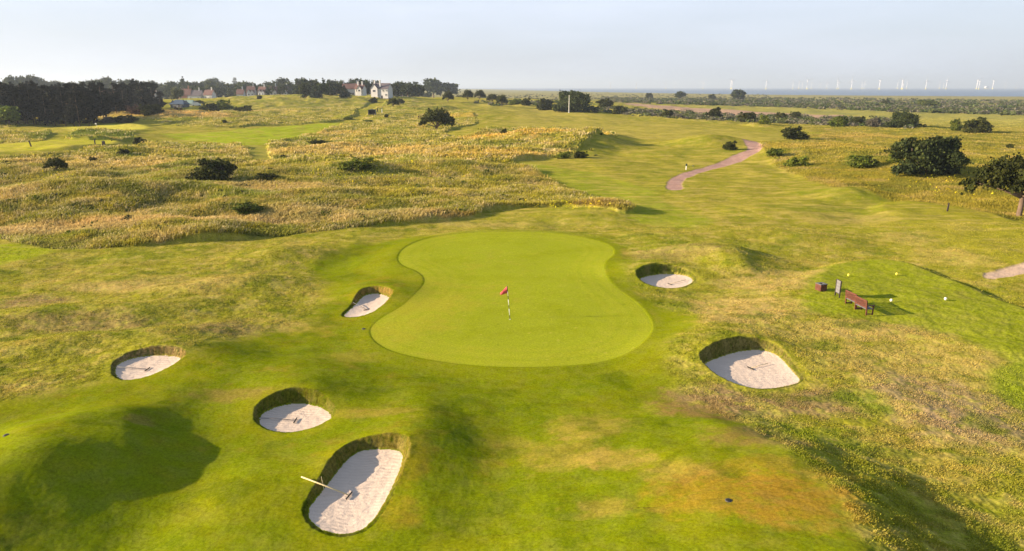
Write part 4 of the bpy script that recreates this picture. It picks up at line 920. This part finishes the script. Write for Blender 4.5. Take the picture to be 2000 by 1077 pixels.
# rakes
def rake(pe, ph, label, lift=.0, mat=PALEW, hs=1.0):
    """pe: end of the handle on the lip, ph: head lying in the sand"""
    e = P(*pe); h_ = P(*ph); e.z += lift; r = empty('bunker_rake', h_, 0, label, 'rake', 'bunker rakes'); d = e-h_
    d.z = max(d.z, .1)
    MB().tube([(0, 0, .05), (d.x*.5, d.y*.5, .05+d.z*.5), (d.x, d.y, d.z+.02)], [.016*hs, .018*hs, .018*hs], 8).obj('handle', mat, r, True)
    a = math.atan2(d.y, d.x)+math.pi/2; hb = MB(); hb.box((0, 0, .05), (.50, .04, .03), rz=a)
    for i in range(12):
        t_ = -.23+.042*i; hb.box((t_*math.cos(a), t_*math.sin(a), .015), (.012, .012, .07), rz=a)
    hb.obj('rake_head', BLACK, r); return r
rake((589, 938), (682, 970), 'rake with a pale wooden handle sticking out of the largest bunker', .12, hs=1.6)
rake((506, 819), (577, 823), 'rake lying across the round bunker above the largest one', .04, GREYP)
rake((226, 719), (288, 723), 'rake lying in the far left bunker', .04, GREYP)
rake((690, 593), (716, 606), 'rake lying in the small bunker left of the green', .04, GREYP)
rake((1500, 713), (1466, 721), 'rake lying in the wide bunker right of the green', -.03, PALEW)
rake((1340, 549), (1308, 556), 'rake lying in the small bunker behind the green on the right', -.03, PALEW)
p = P(629, 950); q = empty('wooden_stake', p, 0, 'short pale stick propping the rake at the rim of the largest bunker', 'stake'); MB().tube([(.12, -.18, -.05), (0, 0, .42)], [.012, .009], 6).obj('stick', PALEW, q)
# sprinkler heads
for px, py, lab in ((1423, 978, 'round black sprinkler cover in the scorched turf at the lower right'), (13, 853, 'round black sprinkler cover at the left edge on the mound'), (710, 643, 'tiny dark sprinkler cover just left of the green')):
    r = empty('sprinkler_head', P(px, py), 0, lab, 'sprinkler', 'sprinkler covers'); MB().lathe([(.10, -.03), (.105, .02), (.09, .035), (.02, .04)], 16).obj('cover', BLACK, r, True); MB().lathe([(.115, -.03), (.12, .012), (.106, .016)], 16).obj('collar_ring', IRON, r)
# posts
def post(px, py, h, wd, mat, label, cat='post', cap=None, lean=0, name='marker_post'):
    r = empty(name, P(px, py), 0, label, cat); r.rotation_euler = (0, R(lean), 0)
    MB().box((0, 0, h/2-.05), (wd, wd, h+.1)).obj('post', mat, r); MB().lathe([(wd*.55, h), (wd*.6, h+.03), (wd*.1, h+.06)], 8).obj('cap', cap or mat, r); return r
post(1850, 413, .98, .14, DARKW, 'dark wooden post at the far side of the upper tee, near the right hawthorn', lean=3)
post(61, 287, 1.3, .22, DARKW, 'dark leaning post left on the far left teeing ground', lean=-12)
post(187, 289, 1.1, .20, DARKW, 'thin dark post right on the far left teeing ground')
post(737, 219, 1.9, .40, DARKW, 'dark post just right of the black shelter', lean=8); post(746, 221, 2.0, .36, WHITE, 'pale post with a dark top, second to the right of the black shelter', cap=DARKW)
r = empty('litter_bin', P(203, 285), 0, 'dark box shaped bin standing at the right end of the far left tee', 'litter bin'); MB().box((0, 0, .45), (.55, .45, .85)).obj('body', DARKW, r); MB().box((0, 0, .92), (.62, .52, .07)).obj('lid', IRON, r); MB().box((0, 0, 1.05), (.12, .12, .18)).obj('handle', DARKW, r)
r = empty('ball_washer', P(1340, 332), 0, 'white post with a dark green box on top beside the pink path', 'ball washer'); MB().tube([(0, 0, -.05), (0, 0, .75)], [.09, .09], 8).obj('post', WHITE, r); MB().box((0, 0, .92), (.30, .26, .34)).obj('washer_box', plain('bottle_green', (.03, .06, .04), .5, .1), r); MB().lathe([(.03, 1.09), (.03, 1.16), (.06, 1.17), (.05, 1.21)], 8).obj('knob', BLACK, r)
r = empty('marker_disc', P(1354, 325), 0, 'small dark disc marker in the grass right of the white post', 'marker'); MB().lathe([(.18, -.02), (.20, .10), (.12, .14)], 10).obj('disc', IRON, r)
# tall white pole
p = P(1111, 221); s_ = depth(p.x, p.y, p.z)/F; r = empty('white_pole', p, 0, 'tall slim white pole in front of the biggest tree', 'pole'); MB().tube([(0, 0, -.2), (0, 0, 32*s_)], [.20, .14], 8).obj('shaft', WHITE, r); MB().lathe([(.24, 32*s_), (.26, 32*s_+.1), (.08, 32*s_+.35)], 8).obj('finial', WHITE, r); MB().box((0, 0, .1), (.7, .7, .4)).obj('base', WHITE, r)
# black open shelter
p = P(727, 224); s_ = depth(p.x, p.y, p.z)/F; W_, H_ = 13.5*s_, 10*s_
r = empty('shelter', p, R(4), 'small open fronted black shelter hut on the slope', 'shelter')
MB().box((0, W_*.4, H_*.45), (W_, .12, H_*.9)).obj('back_wall', BLACK, r)
for sx in (-1, 1): MB().box((sx*W_*.5, 0, H_*.45), (.22, W_*.8-.13, H_*.9)).obj('side_wall', GREYP, r)
rb = MB(); rb.add([(-W_*.56, -W_*.5, H_*.9), (W_*.56, -W_*.5, H_*.9), (W_*.56, W_*.5, H_*.9), (-W_*.56, W_*.5, H_*.9), (0, 0, H_*1.08), (-W_*.56, -W_*.5, H_*.86), (W_*.56, -W_*.5, H_*.86), (W_*.56, W_*.5, H_*.86), (-W_*.56, W_*.5, H_*.86)], [(0,1,4),(1,2,4),(2,3,4),(3,0,4),(5,8,7,6),(0,5,6,1),(1,6,7,2),(2,7,8,3),(3,8,5,0)]).obj('roof', plain('mossy_roof', (.06, .075, .05), .9, .3), r)
MB().box((0, W_*.25, .25), (W_*.8, .5, .5)).obj('bench_seat', DARKW, r); MB().box((0, -.1, .03), (W_*1.02, W_*.86, .1)).obj('floor', GREYP, r)
# golfer
def golfer(px, py):
    s_ = ms(px, py); SKIN = plain('skin', (.55, .33, .24), .6, .05)
    r = empty('person', P(px, py), R(20), 'person in a white top and dark trousers walking on the ridge below the houses', 'person')
    me = bpy.data.meshes.new('body'); J = [(0,0,.95),(0,0,1.2),(0,0,1.42),(0,0,1.52),(0,-.01,1.66),(.10,0,.92),(.12,-.10,.5),(.12,-.02,.06),(.12,-.16,.03),(-.10,0,.92),(-.12,.14,.5),(-.12,.26,.10),(-.12,.12,.03),(.2,0,1.42),(.27,.05,1.15),(.27,-.1,.92),(-.2,0,1.42),(-.27,-.06,1.15),(-.26,-.22,.96),(.26,-.15,.83),(-.25,-.28,.87)]
    E = [(0,1),(1,2),(2,3),(3,4),(0,5),(5,6),(6,7),(7,8),(0,9),(9,10),(10,11),(11,12),(2,13),(13,14),(14,15),(2,16),(16,17),(17,18),(15,19),(18,20)]
    RD = [.15,.14,.15,.055,.105,.10,.065,.045,.04,.10,.065,.045,.04,.06,.045,.032,.06,.045,.032,.035,.035]
    me.from_pydata(J, E, []); o = link('body', me, r); mod = o.modifiers.new('skin', 'SKIN'); me.materials.append(SKIN)
    for v, rd in zip(me.skin_vertices[0].data, RD): v.radius = (rd, rd)
    me.skin_vertices[0].data[0].use_root = True; sb = o.modifiers.new('sub', 'SUBSURF'); sb.levels = 2; sb.render_levels = 2
    MB().lathe([(.17, .90), (.19, 1.0), (.18, 1.2), (.21, 1.40), (.14, 1.50), (.07, 1.53)], 14).obj('shirt', WHITE, r, True)
    t = MB(); t.tube([(.10,0,.98),(.12,-.10,.5),(.12,-.02,.10)], [.125,.09,.075], 10); t.tube([(-.10,0,.98),(-.12,.14,.5),(-.12,.26,.13)], [.125,.09,.075], 10); t.obj('trousers', DARKW, r, True)
    MB().lathe([(.115, 1.68), (.12, 1.74), (.09, 1.80), (.02, 1.82)], 12, c=(0, -.01, 0)).obj('cap', WHITE, r, True)
golfer(794, 196)
# ------------------------------------------------------------------ houses
WALLW = plain('white_render', (.55, .54, .53), .8, .06, 1); TILE = plain('red_clay_tiles', (.17, .095, .08), .85, .25, 2); TILED = plain('brown_slate', (.13, .11, .12), .8, .2, 2); ORB = plain('orange_brick', (.52, .26, .16), .85, .2, 2); GLASS = plain('window_glass', (.05, .06, .08), .15, .1, 1, .5); BRICK = plain('red_brick', (.36, .17, .12), .85, .2, 2)
def gable_roof(b, L, W, H, rh, ov=.5, th=.3):
    x, y = L/2+ov, W/2+ov; e = H-ov*rh/(W/2)
    b.add([(-x,-y,e),(x,-y,e),(x,y,e),(-x,y,e),(-x,0,H+rh),(x,0,H+rh),(-x,-y,e-th),(x,-y,e-th),(x,y,e-th),(-x,y,e-th),(-x,0,H+rh-th),(x,0,H+rh-th)],
          [(0,1,5,4),(2,3,4,5),(6,10,11,7),(8,11,10,9),(0,6,7,1),(2,8,9,3),(0,4,10,6),(4,3,9,10),(1,7,11,5),(5,11,8,2)])
def house(x, y, z, rz, L, W, H, rh, wall, roof, label, wins=((-.3,.28),(0,.28),(.3,.28),(-.3,.72),(.3,.72)), chim=((.3, 0),), gables=(), cat='house', group=None, door=True, hip=False, wing=None):
    r = empty('house', (x, y, z-.3), rz, label, cat, group)
    wb = MB(); wb.box((0, 0, H/2), (L, W, H)); wb.add([(-L/2,-W/2,H),(-L/2,W/2,H),(-L/2,0,H+rh*.97),(L/2,-W/2,H),(L/2,W/2,H),(L/2,0,H+rh*.97)], [(0,2,1),(3,4,5)]); wb.obj('wall', wall, r)
    rb = MB()
    if hip:
        X_, Y_ = L/2+.5, W/2+.5; k = L/2-W/2*.8; rb.add([(-X_,-Y_,H),(X_,-Y_,H),(X_,Y_,H),(-X_,Y_,H),(-k,0,H+rh),(k,0,H+rh),(-X_,-Y_,H-.3),(X_,-Y_,H-.3),(X_,Y_,H-.3),(-X_,Y_,H-.3)], [(0,1,5,4),(1,2,5),(2,3,4,5),(3,0,4),(6,9,8,7),(0,6,7,1),(1,7,8,2),(2,8,9,3),(3,9,6,0)])
    else: gable_roof(rb, L, W, H+.05, rh)
    ro = rb.obj('roof', roof, r)
    for cx, cy in chim:
        c = MB(); c.box((cx*L, cy*W, H+rh*.9), (1.0, .9, rh*.9+1.6)); c.box((cx*L, cy*W, H+rh*1.35+.9), (1.2, 1.1, .2)); c.obj('chimney', wall if wall is WALLW else BRICK, ro)
    for gx, gw, gh in gables:      # front facing gables
        gb = MB(); y0 = -W/2; gb.box((gx*L, y0-.5, (H)/2), (gw, 1.0, H)); gb.add([(gx*L-gw/2,y0-1,H),(gx*L+gw/2,y0-1,H),(gx*L,y0-1,H+gh),(gx*L-gw/2,y0,H),(gx*L+gw/2,y0,H),(gx*L,y0,H+gh)], [(0,1,2),(3,5,4)]); gb.obj('gable', wall, r)
        g2_ = MB(); o_ = .45; yA, yB = y0-1.4, 0
        g2_.add([(gx*L-gw/2-o_,yA,H-o_),(gx*L,yA,H+gh+.15),(gx*L+gw/2+o_,yA,H-o_),(gx*L-gw/2-o_,yB,H-o_),(gx*L,yB,H+gh+.15),(gx*L+gw/2+o_,yB,H-o_),(gx*L-gw/2-o_,yA,H-o_-.25),(gx*L,yA,H+gh-.12),(gx*L+gw/2+o_,yA,H-o_-.25)], [(0,3,4,1),(1,4,5,2),(6,0,1,7),(7,1,2,8)]); g2_.obj('gable_roof', roof, r)
        w_ = MB().box((gx*L, y0-1.04, H*.72), (gw*.4, .1, 1.3)).obj('window', GLASS, r); MB().box((gx*L, y0-1.06, H*.72-.72), (gw*.5, .2, .12)).obj('sill', WHITE, w_)
    for wx, wz in wins:
        w_ = MB().box((wx*L, -W/2-.03, wz*H), (1.5, .12, 1.3)).obj('window', GLASS, r); f = MB()
        for sx in (-1, 0, 1): f.box((wx*L+sx*.75, -W/2-.07, wz*H), (.12, .16, 1.42))
        f.box((wx*L, -W/2-.07, wz*H-.76), (1.8, .22, .12)); f.obj('frame', WHITE, w_)
    if door: MB().box((.12*L, -W/2-.04, 1.1), (1.1, .12, 2.2)).obj('door', DARKW, r)
    return r
def hxy(px, D): return (px-1000)/F*D, D*.985
def hz(x, y): return float(HFULL(np.array([x]), np.array([y]))[0])
def zof(py, y): return CZ+math.tan(math.atan((538.5-py)/F)-R(PITCH))*y   # height seen at row py at range y
D = 560; x, y = hxy(759, D); zb = hz(x, y); k = D/F; top = zof(162, y)
hh = max(6.5, (top-zb)*.68)
house(x, y, zb, R(-14), 32*k, 9, hh, max(3.2, (top-zb)-hh), WALLW, TILED, 'big white rendered house with dark roof on the ridge', wins=((-.40,.35),(-.15,.35),(.38,.35),(-.15,.75),(.22,.75),(.42,.75)), chim=((-.45, 0), (.02, -.45)), gables=((-.32, 5.5, 3.2),))
D = 610; x, y = hxy(702, D); zb = hz(x, y); k = D/F; top = zof(162.5, y); hh = max(5.5, (top-zb)*.6)
house(x, y, zb, R(6), 30*k, 9, hh, max(3, top-zb-hh), WALLW, TILE, 'long white walled house with a red tiled roof on the ridge', chim=((-.45, 0), (.35, 0)))
D = 585; x, y = hxy(719, D); zb = hz(x, y); k = D/F; top = zof(164, y); hh = max(5.5, (top-zb)*.66)
house(x, y, zb, R(-10), 15*k, 8, hh, max(2.6, top-zb-hh), WALLW, TILE, 'orange tiled house with two brick chimneys between the red roof and the white house', wins=((-.25,.7),(.25,.7)), chim=((-.25, -.1), (.3, -.1)), gables=((.1, 3.5, 2.2),))
for i, (px, tp, ww) in enumerate(((516, 168, 17), (537, 169, 16), (558, 168, 16), (579, 168, 14))):
    D = 760; x, y = hxy(px, D); zb = hz(x, y); k = D/F; top = zof(tp, y); hh = max(4.5, (top-zb)*.6)
    house(x, y, zb, R([4, -5, 6, -3][i]), ww*k*.8, 8, hh, max(2.8, top-zb-hh), WALLW, TILE, ['white gabled house, leftmost of the row of four below the skyline trees', 'white gabled house, second from the left in the row of four', 'white gabled house, third from the left in the row of four', 'white gabled house, rightmost of the row of four'][i], wins=((-.3,.35),(.3,.35)), chim=((.3, 0),), gables=((-.2, 3.6, 2.4), (.25, 3.2, 2.2)), group='row of white gabled houses')
for i, (px, tp, ww, col, rf) in enumerate(((306, 174, 16, BRICK, TILE), (330, 174, 18, WALLW, TILE), (393, 173, 22, BRICK, TILE), (412, 176, 24, WALLW, TILED), (438, 175, 16, WALLW, TILE), (496, 174, 12, WALLW, TILE))):
    D = 700; x, y = hxy(px, D); zb = hz(x, y); k = D/F; top = zof(tp, y); hh = max(4, (top-zb)*.55)
    house(x, y, zb, R([8, -6, 3, 0, -8, 5][i]), ww*k, 8, hh, max(2.4, top-zb-hh), col, rf, ['brick village house with red roof just right of the pine wood', 'white village house with red roof behind the pale tree', 'long brick village house with red roof right of the conifer', 'low white building with a long grey roof in the village', 'small white village house between the isolated trees', 'small white house left of the four gabled ones'][i], wins=((-.3,.5),(.3,.5)), chim=((.3, 0),))
BLU = plain('dark_blue_roof', (.05, .08, .13), .6, .15, 2); GRN = plain('pale_green_roof', (.16, .24, .22), .7, .15, 2)
p = P(352, 213); s_ = depth(p.x, p.y, p.z)/F
r = house(p.x, p.y, p.z, R(-12), 30*s_, 20*s_*.8, 7*s_, 8*s_, plain('shed_wall', (.14, .15, .17), .8, .15), BLU, 'greenkeeping shed with a dark blue hipped roof beside the pine wood', wins=((-.2, .5),), chim=(), hip=True, cat='shed')
p = P(370, 207); s_ = depth(p.x, p.y, p.z)/F
house(p.x, p.y, p.z, R(-12), 30*s_, 20*s_*.8, 6*s_, 7*s_, plain('shed_wall_pale', (.3, .33, .33), .8, .15), GRN, 'shed with a pale green roof behind the blue roofed one', wins=(), chim=(), hip=True, cat='shed')
p = P(384, 208); s_ = depth(p.x, p.y, p.z)/F; r = empty('parked_van', p, R(20), 'white van parked right of the green roofed shed', 'van')
vb = MB(); L_, H_ = 5.2, 2.3; prof = [(-2.6,.4),(2.6,.4),(2.6,1.2),(1.7,1.35),(1.1,2.25),(-2.6,2.3)]; n_ = len(prof)
vb.add([(a, -1, b_) for a, b_ in prof]+[(a, 1, b_) for a, b_ in prof], [tuple(range(n_)), tuple(range(n_, 2*n_))[::-1]]+[(i, i+n_, (i+1) % n_+n_, (i+1) % n_) for i in range(n_)]).obj('body', WHITE, r)
for a in (-1.7, 1.7):
    for s__ in (-1, 1): MB().tube([(a, s__*.8, .36), (a, s__*1.03, .36)], [.36, .36], 12).obj('wheel', BLACK, r)
MB().box((1.42, 0, 1.78), (.12, 1.7, .72), m=Matrix.Rotation(R(-34), 3, 'Y')).obj('windscreen', GLASS, r)
# ------------------------------------------------------------------ wind farm
TW = plain('turbine_white', (.70, .70, .71), .5, .02)
def turbine_meshes():
    t = MB().lathe([(5.0, 0), (4.2, 30), (3.2, 92)], 10).mesh('tower', TW, True); n = MB().box((0, 1.5, 94), (4.5, 13, 4.5)).mesh('nacelle', TW)
    hb = MB().tube([(0, -5, 94), (0, -7.5, 94), (0, -8.5, 94)], [2.4, 2.2, .6], 10).mesh('hub', TW, True)
    bl = MB(); sec = [(1.2, 3.2, 2.4), (8, 4.6, 2.2), (14, 6.6, 1.6), (35, 4.8, 1.1), (58, 2.2, .6)]; v = []; f = []
    for z_, c_, th in sec: v += [(-c_*.35, -th/2, z_), (c_*.65, -th/4, z_), (c_*.65, th/4, z_), (-c_*.35, th/2, z_)]
    for i in range(len(sec)-1):
        for k in range(4): f.append((i*4+k, i*4+(k+1) % 4, i*4+4+(k+1) % 4, i*4+4+k))
    f += [(3, 2, 1, 0), (16, 17, 18, 19)]; bm_ = bl.add(v, f).mesh('blade', TW); pf = MB().lathe([(5, -3), (5, 14), (4, 15)], 10).mesh('foundation', YEL)
    return t, n, hb, bm_, pf
TM = turbine_meshes()
g = random.Random(3)
TURB = [(1349,20,0),(1400,26,1),(1402,22,0),(1464,26,1),(1180,17,0),(1227,18,0),(1281,20,0),(1298,15,0),(1513,20,0),(1524,21,0),(1530,18,0),(1539,27,1),(1547,19,0),(1563,15,0),(1575,20,0),(1594,25,1),(1597,20,0),(1620,27,1),(1639,20,0),(1643,18,0),(1671,26,1),(1704,20,0),(1712,28,1),(1714,24,1),(1721,20,0),(1756,26,1),(1781,19,0),(1788,18,0),(1793,25,0),(1849,27,1),(1853,26,1),(1878,25,1),(1901,17,0),(1920,15,0),(1939,20,0),(1961,27,1),(1968,20,0),(1973,27,1),(1979,19,0),(1998,18,0),(2030,22,0)]
NT = [-1, -1]
for i, (px, hp, near) in enumerate(sorted(TURB)):
    NT[near] += 1
    D = 152*F/hp*1.03; x = (px-1000)/F*D; y = D*.97
    side = 'faint' if not near else 'bright'
    r = empty('wind_turbine', (x, y, -6), R(g.uniform(-35, 35)), (ORD[NT[1]]+' from the left of the larger bright white wind turbines out at sea' if near else ORD[NT[0]]+' from the left of the small faint wind turbines out at sea'), 'wind turbine', 'nearer wind turbines out at sea' if near else 'farther wind turbines out at sea')
    for me, nm in zip(TM[:3], ('tower', 'nacelle', 'hub')): link(nm, me, r)
    link('foundation', TM[4], r); ph = g.uniform(0, 120)
    for b_ in range(3):
        o = link('blade', TM[3], r, (0, -7.2, 94)); o.rotation_euler = (0, R(ph+120*b_), 0)
r = empty('offshore_platform', ((1867-1000)/F*8600, 8600*.97, -6), R(15), 'small white box platform between turbines on the sea', 'platform'); MB().box((0, 0, 24), (42, 26, 16)).obj('deckhouse', TW, r)
for sx in (-15, 15):
    for sy in (-9, 9): MB().tube([(sx, sy, -4), (sx, sy, 16.01)], [1.6, 1.6], 6).obj('leg', YEL, r)
# ------------------------------------------------------------------ air
hb = MB(); hb.box((0, 21500, 95), (100000, 46000, 210)); hz_o = hb.obj('haze', bpy.data.materials.new('air_haze')); tag(hz_o, 'thin morning haze over the links and sea', kind='stuff')
hm = hz_o.data.materials[0]; hm.use_nodes = True; t = hm.node_tree; t.nodes.clear(); o_ = t.nodes.new('ShaderNodeOutputMaterial'); vp = t.nodes.new('ShaderNodeVolumePrincipled'); vp.inputs['Color'].default_value = (.74, .86, 1, 1); vp.inputs['Density'].default_value = .00012; vp.inputs['Anisotropy'].default_value = .2
t.links.new(vp.outputs[0], o_.inputs['Volume'])
